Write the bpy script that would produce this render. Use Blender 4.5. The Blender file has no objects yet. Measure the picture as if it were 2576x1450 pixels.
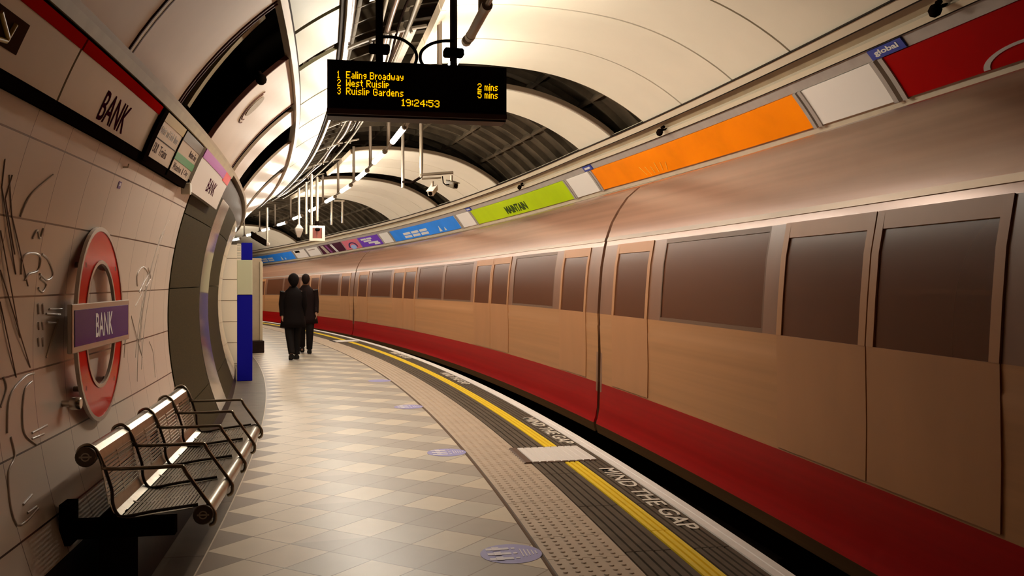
import bpy, math, random
from mathutils import Matrix, Vector
sc = bpy.context.scene
PI = math.pi
random.seed(7)
# ------------------------------------------------------------------ camera, world, exposure
EYE = 1.5
cam_d = bpy.data.cameras.new('camera')
cam = bpy.data.objects.new('camera', cam_d)
sc.collection.objects.link(cam)
cam.location = (0, 0, EYE)
cam.rotation_euler = (PI / 2, 0, 0)
cam_d.sensor_width = 36
cam_d.lens = 2200 / 2576 * 36
cam_d.shift_y = -(725 - 706.9) / 2576
cam_d.clip_start = 0.05
cam_d.clip_end = 200
sc.camera = cam
wd = bpy.data.worlds.new('world')
sc.world = wd
wd.use_nodes = True
wd.node_tree.nodes['Background'].inputs[0].default_value = (1.0, 0.72, 0.5, 1)
wd.node_tree.nodes['Background'].inputs[1].default_value = 0.01
sc.view_settings.view_transform = 'Standard'
sc.view_settings.look = 'None'
sc.view_settings.gamma = 1
sc.view_settings.use_curve_mapping = False
sc.view_settings.exposure = 0.0
sc.cycles.max_bounces = 7
sc.cycles.diffuse_bounces = 4
sc.cycles.glossy_bounces = 4
sc.cycles.sample_clamp_indirect = 4.0
LAMP_POWER = 150.0      # emission of the lit fluorescent tubes
LAMP_COL = (1.0, 0.92, 0.78)

# ------------------------------------------------------------------ the curved place: u = across, s = along, z = up
CX0, CY0, RC, TH0 = -75.48885595, -8.80332975, 76.00043412, 0.11609322587
UT, ZT = 1.4, 1.2                                     # tunnel axis
PHS = [0, 46, 54.7, 61.4, 70.4, 78, 86, 96, 108, 122, 134, 142, 152, 180, 250]
PRS = [3, 3, 2.95, 2.91, 2.85, 2.80, 2.765, 2.77, 2.81, 2.87, 2.92, 2.96, 3, 3, 3]
def interp(x, X, Y):
    if x <= X[0]: return Y[0]
    for i in range(1, len(X)):
        if x <= X[i]:
            t = (x - X[i-1]) / (X[i] - X[i-1])
            return Y[i-1] + (Y[i] - Y[i-1]) * t
    return Y[-1]
_T = [interp(p, PHS, PRS) for p in range(0, 251)]
for _ in range(14):
    _T = [_T[0]] + [(_T[i-1] + 2 * _T[i] + _T[i+1]) / 4 for i in range(1, 250)] + [_T[-1]]
def rho(ph): return interp(ph, list(range(251)), _T) if not 0 <= ph < 250 else _T[int(ph)] + (_T[int(ph)+1] - _T[int(ph)]) * (ph - int(ph))
def drop(s): return interp(s, [12, 18, 24, 29, 34.5, 40], [0, .09, .19, .28, .45, .62])
def pt(u, s, z):
    t = s / RC + TH0
    z2 = z - drop(s) * min(1, max(0, z / 2.8))
    return (CX0 + (RC + u) * math.cos(t), CY0 + (RC + u) * math.sin(t), z2)
def tp(ph, s, off=0.0):
    r = rho(ph) - off; a = math.radians(ph)
    return pt(UT + r * math.cos(a), s, ZT + r * math.sin(a))
def heading(s): return s / RC + TH0
def frame(u, s, z): return Matrix.Translation(Vector(pt(u, s, z))) @ Matrix.Rotation(heading(s), 4, 'Z')

# ------------------------------------------------------------------ helpers
MATS = {}
def node(nt, kind, **kw):
    n = nt.nodes.new(kind)
    for k, v in kw.items(): setattr(n, k, v)
    return n
def mat(name, col, rough=0.5, metal=0.0, emit=None, es=1.0, noise=0.0, nscale=8.0, bump=0.0, coat=0.0, alpha=1.0, spec=None, stretch=None):
    if name in MATS: return MATS[name]
    m = bpy.data.materials.new(name); m.use_nodes = True
    nt = m.node_tree; b = nt.nodes['Principled BSDF']
    b.inputs['Base Color'].default_value = (*col, 1); b.inputs['Roughness'].default_value = rough
    b.inputs['Metallic'].default_value = metal
    if spec is None and max(col) < .2 and not metal: spec = .08
    if spec is not None: b.inputs['Specular IOR Level'].default_value = spec
    if coat: b.inputs['Coat Weight'].default_value = coat; b.inputs['Coat Roughness'].default_value = 0.08
    if alpha < 1: b.inputs['Alpha'].default_value = alpha
    if emit:
        b.inputs['Emission Color'].default_value = (*emit, 1); b.inputs['Emission Strength'].default_value = es
    if noise or bump:
        tc = node(nt, 'ShaderNodeTexCoord'); nz = node(nt, 'ShaderNodeTexNoise')
        nz.inputs['Scale'].default_value = nscale; nz.inputs['Detail'].default_value = 6
        if stretch:
            mp = node(nt, 'ShaderNodeMapping'); mp.inputs['Scale'].default_value = stretch
            nt.links.new(tc.outputs['UV'], mp.inputs[0]); nt.links.new(mp.outputs[0], nz.inputs[0])
        else: nt.links.new(tc.outputs['Object'], nz.inputs[0])
        if noise:
            rp_ = node(nt, 'ShaderNodeMapRange'); rp_.inputs[1].default_value = .3; rp_.inputs[2].default_value = .7
            rp_.inputs[3].default_value = 1 - noise; rp_.inputs[4].default_value = 1 + noise
            nt.links.new(nz.outputs[0], rp_.inputs[0])
            mx = node(nt, 'ShaderNodeVectorMath', operation='SCALE')
            mx.inputs[0].default_value = col; nt.links.new(rp_.outputs[0], mx.inputs['Scale'])
            nt.links.new(mx.outputs[0], b.inputs['Base Color'])
        if bump:
            bp = node(nt, 'ShaderNodeBump'); bp.inputs['Strength'].default_value = bump; bp.inputs['Distance'].default_value = .02
            nt.links.new(nz.outputs[0], bp.inputs['Height']); nt.links.new(bp.outputs[0], b.inputs['Normal'])
    MATS[name] = m
    return m
INV = {}
class MB:
    def __init__(s): s.v = []; s.f = []; s.uv = []; s.sm = []
    def add(s, vs, fs, uvs=None, smooth=False):
        o = len(s.v); s.v += [tuple(p) for p in vs]
        for i, f in enumerate(fs):
            s.f.append([o + k for k in f]); s.sm.append(smooth)
            s.uv.append([uvs[k] for k in f] if uvs else [(0, 0)] * len(f))
        return s
    def shell(s, front, back, A, B, uvf=None, smooth=True):
        """closed curved slab: front(a,b), back(a,b) over parameter lists A, B"""
        na, nb = len(A), len(B)
        fr = [front(a, b) for a in A for b in B]; bk = [back(a, b) for a in A for b in B]
        uv = [(uvf(a, b) if uvf else (a, b)) for a in A for b in B]
        n = na * nb; F1 = []; F2 = []; F3 = []
        for i in range(na - 1):
            for j in range(nb - 1):
                q = [i*nb+j, i*nb+j+1, (i+1)*nb+j+1, (i+1)*nb+j]
                F1.append(q); F2.append([k for k in reversed(q)])
        s.add(fr, F1, uv, smooth); s.add(bk, F2, uv, smooth)
        o = fr + bk; ouv = uv + uv
        for i in range(na - 1):
            F3.append([i*nb, (i+1)*nb, n+(i+1)*nb, n+i*nb])
            F3.append([i*nb+nb-1, n+i*nb+nb-1, n+(i+1)*nb+nb-1, (i+1)*nb+nb-1])
        for j in range(nb - 1):
            F3.append([j, n+j, n+j+1, j+1])
            k = (na-1)*nb
            F3.append([k+j, k+j+1, n+k+j+1, n+k+j])
        s.add(o, F3, ouv, False)
        return s
    def box(s, lo, hi, fn=None):
        (x0, y0, z0), (x1, y1, z1) = lo, hi
        v = [(x0,y0,z0),(x1,y0,z0),(x1,y1,z0),(x0,y1,z0),(x0,y0,z1),(x1,y0,z1),(x1,y1,z1),(x0,y1,z1)]
        if fn: v = [fn(*p) for p in v]
        return s.add(v, [[0,3,2,1],[4,5,6,7],[0,1,5,4],[1,2,6,5],[2,3,7,6],[3,0,4,7]])
    def rbox(s, lo, hi, r=.01, fn=None):
        """box with chamfered edges"""
        (x0, y0, z0), (x1, y1, z1) = lo, hi
        r = min(r, (x1-x0)*.45, (y1-y0)*.45, (z1-z0)*.45)
        def ring(z, d): return [(x0+d+ (0 if k else r), y0+d, z) for k in ()] or [
            (x0+r, y0+d, z),(x1-r, y0+d, z),(x1-d, y0+r, z),(x1-d, y1-r, z),(x1-r, y1-d, z),(x0+r, y1-d, z),(x0+d, y1-r, z),(x0+d, y0+r, z)]
        rings = [[(min(max(p[0], x0+r), x1-r), min(max(p[1], y0+r), y1-r), z0) for p in ring(z0, r)], ring(z0+r, 0), ring(z1-r, 0),
                 [(min(max(p[0], x0+r), x1-r), min(max(p[1], y0+r), y1-r), z1) for p in ring(z1, r)]]
        v = [p for q in rings for p in q]
        if fn: v = [fn(*p) for p in v]
        fs = [[7-k for k in range(8)], [24+k for k in range(8)]]
        for i in range(3):
            for k in range(8):
                fs.append([i*8+k, i*8+(k+1)%8, (i+1)*8+(k+1)%8, (i+1)*8+k])
        return s.add(v, fs)
    def tube(s, pts, r, n=8, smooth=True, caps=True, fn=None):
        P = [Vector(fn(*p)) if fn else Vector(p) for p in pts]; rings = []
        rr = r if isinstance(r, (list, tuple)) else [r] * len(P)
        prev = None
        for i, p in enumerate(P):
            d = (P[min(i+1, len(P)-1)] - P[max(i-1, 0)])
            d = d.normalized() if d.length > 1e-9 else Vector((0, 0, 1))
            if prev is None:
                a = Vector((0, 0, 1)) if abs(d.z) < .9 else Vector((1, 0, 0))
                x = d.cross(a).normalized()
            else:
                x = (prev - d * prev.dot(d)).normalized()
            prev = x; y = d.cross(x)
            rings.append([p + (x * math.cos(2*PI*k/n) + y * math.sin(2*PI*k/n)) * rr[i] for k in range(n)])
        v = [q for rg in rings for q in rg]; f = []
        for i in range(len(P) - 1):
            for k in range(n):
                f.append([i*n+k, i*n+(k+1)%n, (i+1)*n+(k+1)%n, (i+1)*n+k])
        s.add(v, f, None, smooth)
        if caps:
            s.add(rings[0], [list(range(n))[::-1]]); s.add(rings[-1], [list(range(n))])
        return s
    def loft(s, rings, smooth=True, caps=True):
        n = len(rings[0]); v = [p for r in rings for p in r]; f = []
        for i in range(len(rings) - 1):
            for k in range(n):
                f.append([i*n+k, i*n+(k+1)%n, (i+1)*n+(k+1)%n, (i+1)*n+k])
        if caps: f += [list(range(n))[::-1], [(len(rings)-1)*n + k for k in range(n)]]
        return s.add(v, f, None, smooth)
    def build(s, name, m, parent=None, local=False):
        me = bpy.data.meshes.new(name)
        v = s.v
        if parent is not None and not local:
            I = INV[parent]; v = [I @ Vector(p) for p in v]
        me.from_pydata([tuple(p) for p in v], [], s.f)
        uvl = me.uv_layers.new(name='UVMap'); k = 0
        flat = []
        for q in s.uv:
            for c in q: flat += [c[0], c[1]]
        uvl.data.foreach_set('uv', flat)
        me.polygons.foreach_set('use_smooth', s.sm)
        me.materials.append(m); me.update()
        o = bpy.data.objects.new(name, me); sc.collection.objects.link(o)
        if parent is not None:
            o.parent = parent; INV[o] = INV[parent]
        else: INV[o] = Matrix.Identity(4)
        return o
def struct(o): o['kind'] = 'structure'; return o
def tag(o, label, cat, group=None):
    o['label'] = label; o['category'] = cat
    if group: o['group'] = group
    return o
def thing(name, label, cat, M=None, group=None):
    o = bpy.data.objects.new(name, None); sc.collection.objects.link(o)
    o.empty_display_size = .1
    M = M or Matrix.Identity(4); o.matrix_world = M
    o.location = M.to_translation(); o.rotation_euler = M.to_euler()
    INV[o] = M.inverted()
    return tag(o, label, cat, group)
def copy_tree(root, M, label=None, group=None):
    c = root.copy(); sc.collection.objects.link(c); c.location = M.to_translation(); c.rotation_euler = M.to_euler()
    INV[c] = M.inverted()
    if label: c['label'] = label
    if group: c['group'] = group
    def rec(src, dst):
        for ch in [x for x in ALLCH(src)]:
            d = ch.copy(); sc.collection.objects.link(d); d.parent = dst; INV[d] = INV[dst]; rec(ch, d)
    rec(root, c)
    return c
def ALLCH(o): return [x for x in bpy.data.objects if x.parent == o]
def rng(a, b, step):
    n = max(1, int(math.ceil((b - a) / step - 1e-6)))
    return [a + (b - a) * i / n for i in range(n + 1)]
def text_mb(body, w, h, fn, ext=.002, bold=0.0):
    """lettering w wide and h high; fn(x, y, d) -> point (x, y centred, d = height off the surface)"""
    cu = bpy.data.curves.new('t', 'FONT'); cu.body = body; cu.size = 1; cu.extrude = .01; cu.resolution_u = 3; cu.offset = bold
    ob = bpy.data.objects.new('t', cu); me = bpy.data.meshes.new_from_object(ob)
    V = [v.co.copy() for v in me.vertices]
    x0, x1 = min(v.x for v in V), max(v.x for v in V); y0, y1 = min(v.y for v in V), max(v.y for v in V)
    mb = MB()
    vs = [fn(((v.x - x0) / (x1 - x0) - .5) * w, ((v.y - y0) / (y1 - y0) - .5) * h, ext if v.z > 0 else 0) for v in V]
    mb.add(vs, [list(p.vertices) for p in me.polygons])
    bpy.data.objects.remove(ob); bpy.data.meshes.remove(me)
    return mb
def words(name, body, w, h, fn, m, parent, ext=.001):
    ws = body.split(' '); tot = len(body); pos = 0
    for q in ws:
        cx = (pos + len(q) / 2) / tot * w - w / 2
        text_mb(q, w * len(q) / tot * .95, h, lambda x, y, d, cx=cx: fn(cx + x, y, d), ext).build(name, m, parent)
        pos += len(q) + 1
def slab(ph0, ph1, s0, s1, off0=0.0, off1=-.03, dph=2.0, ds=.35, uvf=None, mb=None):
    mb = mb or MB()
    return mb.shell(lambda a, b: tp(b, a, off0), lambda a, b: tp(b, a, off1), rng(s0, s1, ds), rng(ph0, ph1, dph), uvf)
def strip(prof, s0, s1, depth=.06, ds=.4, mb=None, smooth=False):
    """profile [(u,z)...] run along the platform"""
    mb = mb or MB()
    idx = list(range(len(prof)))
    return mb.shell(lambda a, b: pt(prof[b][0], a, prof[b][1]), lambda a, b: pt(prof[b][0], a, prof[b][1] - depth), rng(s0, s1, ds), idx,
                    lambda a, b: (a, prof[b][0]), smooth)

# ------------------------------------------------------------------ materials
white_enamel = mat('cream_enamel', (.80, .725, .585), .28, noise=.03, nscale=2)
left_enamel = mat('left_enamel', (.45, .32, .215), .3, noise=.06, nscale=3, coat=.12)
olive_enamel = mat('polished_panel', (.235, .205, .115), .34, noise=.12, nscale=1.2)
ledge_m = mat('ledge_cream', (.62, .50, .36), .4, noise=.05)
ledge_brown = mat('ledge_brown', (.30, .21, .12), .45, noise=.15, nscale=3)
dark_gap = mat('dark_gap', (.02, .012, .008), .7)
lining_m = mat('iron_lining', (.075, .055, .035), .55, noise=.45, nscale=3, bump=.3)
black_m = mat('black_metal', (.007, .004, .003), .6, spec=.0)
steel = mat('steel', (.55, .47, .40), .25, metal=1.0, noise=.1, nscale=20)
steel_d = mat('steel_dark', (.30, .24, .19), .35, metal=.9)
grey_m = mat('grey_frame', (.38, .33, .29), .4, noise=.08)
border_m = mat('floor_border', (.13, .10, .075), .4, noise=.12, nscale=5)
granite = mat('granite', (.034, .025, .010), .5, noise=.55, nscale=90, spec=.03)
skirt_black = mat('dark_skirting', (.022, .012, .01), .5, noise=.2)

def tile_wall_mat():
    m = bpy.data.materials.new('wall_tiles'); m.use_nodes = True; nt = m.node_tree; b = nt.nodes['Principled BSDF']
    tc = node(nt, 'ShaderNodeTexCoord'); sp = node(nt, 'ShaderNodeSeparateXYZ'); nt.links.new(tc.outputs['UV'], sp.inputs[0])
    def M(op, a, b_=None, c=None):
        n = node(nt, 'ShaderNodeMath', operation=op)
        for i, x in enumerate((a, b_, c)):
            if x is None: continue
            if isinstance(x, (int, float)): n.inputs[i].default_value = x
            else: nt.links.new(x, n.inputs[i])
        return n.outputs[0]
    def dist(x): return M('ABSOLUTE', M('SUBTRACT', M('FRACT', M('ADD', x, .5)), .5))
    du = M('MULTIPLY', dist(sp.outputs[0]), .44); dv = M('MULTIPLY', dist(sp.outputs[1]), .34)
    lu = M('LESS_THAN', du, .0022); lv = M('LESS_THAN', dv, .0042)
    line = M('MAXIMUM', lu, lv)
    wn = node(nt, 'ShaderNodeTexWhiteNoise'); wn.noise_dimensions = '2D'
    cb = node(nt, 'ShaderNodeCombineXYZ'); nt.links.new(M('FLOOR', sp.outputs[0]), cb.inputs[0]); nt.links.new(M('FLOOR', sp.outputs[1]), cb.inputs[1])
    nt.links.new(cb.outputs[0], wn.inputs[0])
    nz = node(nt, 'ShaderNodeTexNoise'); nz.inputs['Scale'].default_value = 3.5; nt.links.new(tc.outputs['Object'], nz.inputs[0])
    val = M('ADD', M('MULTIPLY', wn.outputs[0], .06), M('ADD', .92, M('MULTIPLY', nz.outputs[0], .06)))
    sv = node(nt, 'ShaderNodeVectorMath', operation='SCALE'); sv.inputs[0].default_value = (.66, .55, .46); nt.links.new(val, sv.inputs['Scale'])
    mx = node(nt, 'ShaderNodeMix', data_type='RGBA'); nt.links.new(line, mx.inputs[0]); nt.links.new(sv.outputs[0], mx.inputs[6]); mx.inputs[7].default_value = (.045, .022, .015, 1)
    nt.links.new(mx.outputs[2], b.inputs['Base Color'])
    b.inputs['Roughness'].default_value = .3; b.inputs['Coat Weight'].default_value = .35; b.inputs['Coat Roughness'].default_value = .15
    bp = node(nt, 'ShaderNodeBump'); bp.inputs['Distance'].default_value = .004; bp.inputs['Strength'].default_value = .6
    nt.links.new(M('SUBTRACT', 1.0, line), bp.inputs['Height']); nt.links.new(bp.outputs[0], b.inputs['Normal'])
    return m
def floor_mat():
    m = bpy.data.materials.new('floor_diamonds'); m.use_nodes = True; nt = m.node_tree; b = nt.nodes['Principled BSDF']
    tc = node(nt, 'ShaderNodeTexCoord'); sp = node(nt, 'ShaderNodeSeparateXYZ'); nt.links.new(tc.outputs['UV'], sp.inputs[0])
    def M(op, a, b_=None):
        n = node(nt, 'ShaderNodeMath', operation=op)
        for i, x in enumerate((a, b_)):
            if x is None: continue
            if isinstance(x, (int, float)): n.inputs[i].default_value = x
            else: nt.links.new(x, n.inputs[i])
        return n.outputs[0]
    def mix(f, A, B):
        mx = node(nt, 'ShaderNodeMix', data_type='RGBA')
        for k, x in ((0, f), (6, A), (7, B)):
            if isinstance(x, tuple): mx.inputs[k].default_value = (*x, 1)
            elif isinstance(x, (int, float)): mx.inputs[k].default_value = x
            else: nt.links.new(x, mx.inputs[k])
        return mx.outputs[2]
    A, B = sp.outputs[0], sp.outputs[1]
    i, j = M('FLOOR', A), M('FLOOR', B); d = M('SUBTRACT', i, j)
    odd = M('FLOORED_MODULO', i, 2.0); jodd = M('FLOORED_MODULO', j, 2.0)
    fa, fb = M('FRACT', A), M('FRACT', B)
    first = M('COMPARE', d, 2.0)
    n = first.node; n.inputs[2].default_value = .1
    lower = M('LESS_THAN', M('ADD', fa, fb), 1.0)
    light = (.60, .49, .37); light2 = (.63, .53, .40); greyl = (.50, .44, .36); dark = (.37, .31, .255); triangle = (.235, .17, .125)
    wn = node(nt, 'ShaderNodeTexWhiteNoise'); wn.noise_dimensions = '2D'
    cb = node(nt, 'ShaderNodeCombineXYZ'); nt.links.new(i, cb.inputs[0]); nt.links.new(j, cb.inputs[1]); nt.links.new(cb.outputs[0], wn.inputs[0])
    even_col = mix(jodd, greyl, light2)
    col = mix(odd, even_col, dark)
    col = mix(M('MULTIPLY', M('MULTIPLY', first, odd), M('SUBTRACT', 1.0, lower)), col, (.46, .39, .32))
    col = mix(M('LESS_THAN', d, 1.5), col, light)
    col = mix(M('LESS_THAN', d, -.5), col, triangle)
    lw = .013
    def edge(x): return M('LESS_THAN', M('ABSOLUTE', M('SUBTRACT', M('FRACT', M('ADD', x, .5)), .5)), lw)
    line = M('MAXIMUM', edge(A), edge(B))
    nz = node(nt, 'ShaderNodeTexNoise'); nz.inputs['Scale'].default_value = 5; nz.inputs['Detail'].default_value = 5; nt.links.new(tc.outputs['Object'], nz.inputs[0])
    vv = M('ADD', M('MULTIPLY', wn.outputs[0], .10), M('ADD', .85, M('MULTIPLY', nz.outputs[0], .2)))
    sv = node(nt, 'ShaderNodeVectorMath', operation='SCALE'); nt.links.new(col, sv.inputs[0]); nt.links.new(vv, sv.inputs['Scale'])
    col = mix(line, sv.outputs[0], (.20, .14, .09))
    nt.links.new(col, b.inputs['Base Color']); b.inputs['Roughness'].default_value = .38
    b.inputs['Coat Weight'].default_value = .15; b.inputs['Coat Roughness'].default_value = .25
    return m

S0, S1 = -7.0, 46.0
# ------------------------------------------------------------------ floor and platform edge
def floor_uv(a, b):
    m = (b + .73) / .225; v = (a - 4.89 - .028 * m) / .43
    return (v + m / 2, v - m / 2)
fl = MB().shell(lambda a, b: pt(b, a, 0), lambda a, b: pt(b, a, -.12), rng(S0, S1, .43), rng(-.944, .845, .3), floor_uv, False)
struct(fl.build('floor', floor_mat()))
bd = MB()
for k in range(int((S1 - S0) / 1.2)):
    a = S0 + 1.2 * k
    bd.shell(lambda a_, b: pt(b, a_, 0), lambda a_, b: pt(b, a_, -.12), rng(a, a + 1.195, .4), [-1.62, -1.2, -.95], None, False)
struct(bd.build('trim_1', border_m))
struct(strip([(-.951, .0015), (-.943, .0015)], S0, S1, .05).build('trim_2', mat('pale_joint', (.5, .4, .3), .4)))
struct(strip([(.845, -.002), (.855, -.004), (.868, -.004), (.875, .0)], S0, S1).build('trim_3', mat('drain_slot', (.10, .055, .03), .5)))
tact = MB(); tact_m = mat('tactile_buff', (.47, .35, .25), .5, noise=.08, nscale=6)
a = S0
while a < S1:
    tact.shell(lambda a_, b: pt(b, a_, 0), lambda a_, b: pt(b, a_, -.06), rng(a, a + .396, .2), [.875, 1.1, 1.315], None, False); a += .4
sgrid = .066
for k in range(int((22 - 2.5) / sgrid)):
    for j in range(6):
        u = .92 + j * .0665; s = 2.53 + k * sgrid
        seg = 8 if s < 9 else 5
        rings = [[pt(u + r * math.cos(2*PI*q/seg), s + r * math.sin(2*PI*q/seg), h) for q in range(seg)] for r, h in ((.0155, 0), (.011, .006))]
        o = len(tact.v); tact.v += rings[0] + rings[1]
        for q in range(seg):
            tact.f.append([o+q, o+(q+1)%seg, o+seg+(q+1)%seg, o+seg+q]); tact.sm.append(True); tact.uv.append([(0,0)]*4)
        tact.f.append([o+seg+q for q in range(seg)]); tact.sm.append(False); tact.uv.append([(0,0)]*seg)
struct(tact.build('trim_4', tact_m))
def ribs(u0, u1, n, h=.004):
    out = []; w = (u1 - u0) / n
    for k in range(n):
        x = u0 + k * w
        out += [(x + .0, -.012), (x + .004, -.012), (x + .008, h), (x + w - .006, h), (x + w - .002, -.012)]
    return out
ribd = mat('ribbed_dark', (.10, .075, .055), .5, noise=.15, nscale=8)
def rib_strip(name, u0, u1, n, m, seg, mb=None):
    mb = MB(); a = S0
    while a < S1:
        e = min(a + seg - .008, S1)
        strip(ribs(u0, u1, n), a, e, .05, .5, mb); a += seg
    return struct(mb.build(name, m))
rib_strip('trim_5', 1.315, 1.594, 5, ribd, .97)
rib_strip('trim_6', 1.594, 1.719, 3, mat('yellow_line', (.95, .66, .01), .45, noise=.04, nscale=9), 6)
rib_strip('trim_7', 1.719, 1.94, 5, ribd, .97)
ed = MB()
strip([(1.94, .0), (1.943, .008), (1.99, .008), (1.995, .002), (2.0, .008), (2.054, .006), (2.06, -.03), (2.06, -.09)], S0, S1, .03, .3, ed)
struct(ed.build('trim_8', mat('white_edge', (.92, .85, .80), .45, noise=.04, nscale=10)))
pe = MB().shell(lambda a, b: pt(b and 2.02 or 2.02, a, -.08 - b), lambda a, b: pt(1.9, a, -.08 - b), rng(S0, S1, .5), [0, .5, 1.1], None, False)
struct(pe.build('wall_platform_edge', mat('edge_wall', (.03, .025, .02), .8)))
tb = MB().shell(lambda a, b: pt(b, a, -1.2), lambda a, b: pt(b, a, -1.4), rng(S0, S1, 1), [1.9, 3.5, 5.6], None, False)
struct(tb.build('floor_track', mat('track_bed', (.03, .024, .018), .9, noise=.3)))
for nm, u in (('track_rail_1', 3.0), ('track_rail_2', 4.45)):  # the two running rails of the track
    r = MB().shell(lambda a, b: pt(u + (-.035 if b == 0 else .035), a, -1.04), lambda a, b: pt(u + (-.07 if b == 0 else .07), a, -1.2), rng(S0, S1, 1), [0, 1], None, False)
    struct(r.build(nm, steel_d))

# markings painted on the edge
paint = mat('white_paint', (.80, .72, .62), .5, noise=.06, nscale=30)
for k, (sa, sb) in enumerate(((6.68, 4.98), (9.24, 7.74), (13.97, 12.40), (18.2, 16.7))):
    scn, hw = (sa + sb) / 2, (sa - sb)
    mb = text_mb('MIND THE GAP', hw, .125, lambda x, y, d: pt(1.852 + y, scn - x, .0045 + d), .003, .012)
    # break the letters at the grooves, as on the ribbed rubber
    names = ('painted MIND THE GAP wording nearest the camera, below the white ribbed plate', 'painted MIND THE GAP wording just beyond the nearer white ribbed plate',
             'painted MIND THE GAP wording midway along the curve', 'small painted MIND THE GAP wording by the farther white ribbed plate')
    tag(mb.build('platform_lettering', paint), names[k], 'lettering', 'gap warnings painted on the platform edge')
for k, (sa, sb, lb) in enumerate(((7.01, 7.60, 'white ribbed plate crossing the yellow line nearest the camera'), (21.6, 22.15, 'small distant white ribbed plate crossing the yellow line'))):
    r = thing('edge_plate', lb, 'platform plate', frame(1.6, sa, 0), 'white plates across the yellow line')
    n = 9; pr = []
    for q in range(n):
        x = 1.33 + q * .062
        pr += [(x + .003, .006), (x + .007, .012), (x + .055, .012), (x + .059, .006)]
    strip(pr, sa, sb, .012, .3).build('plate', mat('plate_white', (.80, .73, .68), .45), r)
    strip([(1.255, .002), (1.27, .014), (1.32, .014), (1.328, .004)], sa - .02, sb + .01, .012, .3).build('edging', skirt_black if k else mat('plate_edging', (.13, .08, .06), .5), r)
    for q in (sa - .025, sb + .003): strip([(1.328, .008), (1.88, .008)], q, q + .02, .01, .1).build('border', mat('plate_edging', (.13, .08, .06), .5), r)
stick_m = mat('sticker_violet', (.30, .27, .55), .5); stick_w = mat('sticker_white', (.72, .66, .72), .5)
for k, s in enumerate((4.73, 7.59, 10.41, 13.2)):
    lb = ('nearest round violet distancing sticker on the tiles beside the tactile strip', 'second round violet distancing sticker from the camera', 'third round violet distancing sticker from the camera', 'farthest and faintest round violet distancing sticker')[k]
    r = thing('floor_sticker', lb, 'sticker', frame(.70, s, 0), 'round stickers on the platform floor')
    MB().shell(lambda a, b: (b * math.cos(a), b * math.sin(a), .002), lambda a, b: (b * math.cos(a), b * math.sin(a), .0005), rng(0, 2*PI, .2), [0.001, .09, .17]).build('disc', stick_m, r, True)
    if k < 3:
        w = MB()
        for yy in (-.085, 0, .085):
            w.box((-.13, yy-.018, .002), (.0, yy+.018, .004)).box((-.095, yy-.029, .0042), (-.055, yy+.029, .006))
            w.box((.012, yy-.012, .002), (.034, yy+.012, .004))
        for q in range(5): w.box((.055 + q*.02, -.07 + .01*q, .002), (.062 + q*.02, .07 - .01*q, .004))
        w.build('figures', stick_w, r, True)

# ------------------------------------------------------------------ left wall
def arc(ph): return math.radians(180 - ph) * 3.0
ARC0 = 3.0 * math.asin((1.43 - 1.2) / 3)
def wall_uv(a, b): return ((a - 4.34) / .44, (arc(b) - ARC0) / .34)
wl = struct(slab(159.3, 198.6, S0, 7.61, 0, -.08, 1.2, .3, wall_uv).build('wall_left', tile_wall_mat()))
rel_m = mat('tile_relief', (.60, .50, .42), .22, coat=.5)
REL = {'sheaf_relief': [[(164.91,3.73),(167,3.77),(173.7,4.08)],[(165.91,3.84),(167.83,3.83),(172.07,4.04)],[(170.32,3.85),(179.07,4.18)],[(173.41,3.91),(181.8,4.3)],[(175.94,3.94),(182.32,4.13)],[(165.98,3.81),(168.95,3.93),(174.71,4.24)]],
 'scroll_relief': [[(173.7,4.14),(172.36,4.13),(171.88,4.21),(172.08,4.34),(173.32,4.34),(173.68,4.23),(174.2,4.19)],[(171.89,4.36),(172.39,4.46),(173.64,4.55),(174.19,4.48),(173.66,4.37)],[(174.02,4.38),(174.55,4.47),(175.27,4.43),(174.9,4.37)],[(170.61,4.21),(169.88,4.25),(170.52,4.3),(169.62,4.32)],[(168.97,4.02),(167.05,4.08),(164.89,4.28)]],
 'ladder_relief': [[(176.87,4.54),(176.98,4.73)],[(177.28,4.5),(177.5,4.71)],[(178.1,4.52),(178.25,4.65)],[(177.98,4.68),(181.28,4.51)],[(176.32,4.38),(177.21,4.4)],[(176.34,4.44),(177.25,4.46)],[(177.92,4.4),(178.64,4.41)],[(177.96,4.45),(178.69,4.47)],[(179.34,4.4),(180.13,4.41)],[(179.4,4.46),(180.21,4.47)]],
 'ray_relief': [[(165.32,7.07),(168.74,6.89),(187.27,6.3)],[(166.88,7.02),(171.64,6.8),(182.37,6.5)],[(167.58,6.9),(172.77,6.74),(184.2,6.32)],[(170.43,6.95),(177.2,6.77),(186.03,6.47)],[(178.74,6.23),(184.56,6.54)],[(177.53,6.34),(175.77,6.55),(173.34,6.65)],[(182.77,6.81),(184.62,6.93),(187.98,6.9)],[(177.92,6.13),(183.7,6.0)]],
 'curl_relief': [[(174.94,6.36),(173.39,6.32),(172.41,6.48),(173.34,6.68),(174.53,6.55),(175.74,6.44)],[(172.52,6.65),(173.88,6.78),(175.08,6.64)]],
 'arch_relief': [[(186.52,3.98),(183.76,4.04),(182.51,4.22),(182.41,4.34)],[(185.09,4.17),(183.53,4.22),(183.05,4.31)],[(185.09,4.17),(187.09,4.16),(188.52,4.28)],[(187.39,4.25),(187.31,4.45)],[(187.87,4.24),(187.92,4.39)],[(184.3,3.94),(183.05,4.01),(182.04,3.99)],[(186.92,4.01),(188.58,4.02),(189.8,3.92),(193.63,3.9),(193.55,4.15)],[(192.53,4.01),(192.22,4.12)],[(193.35,4.03),(193.34,4.14)]]}
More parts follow.
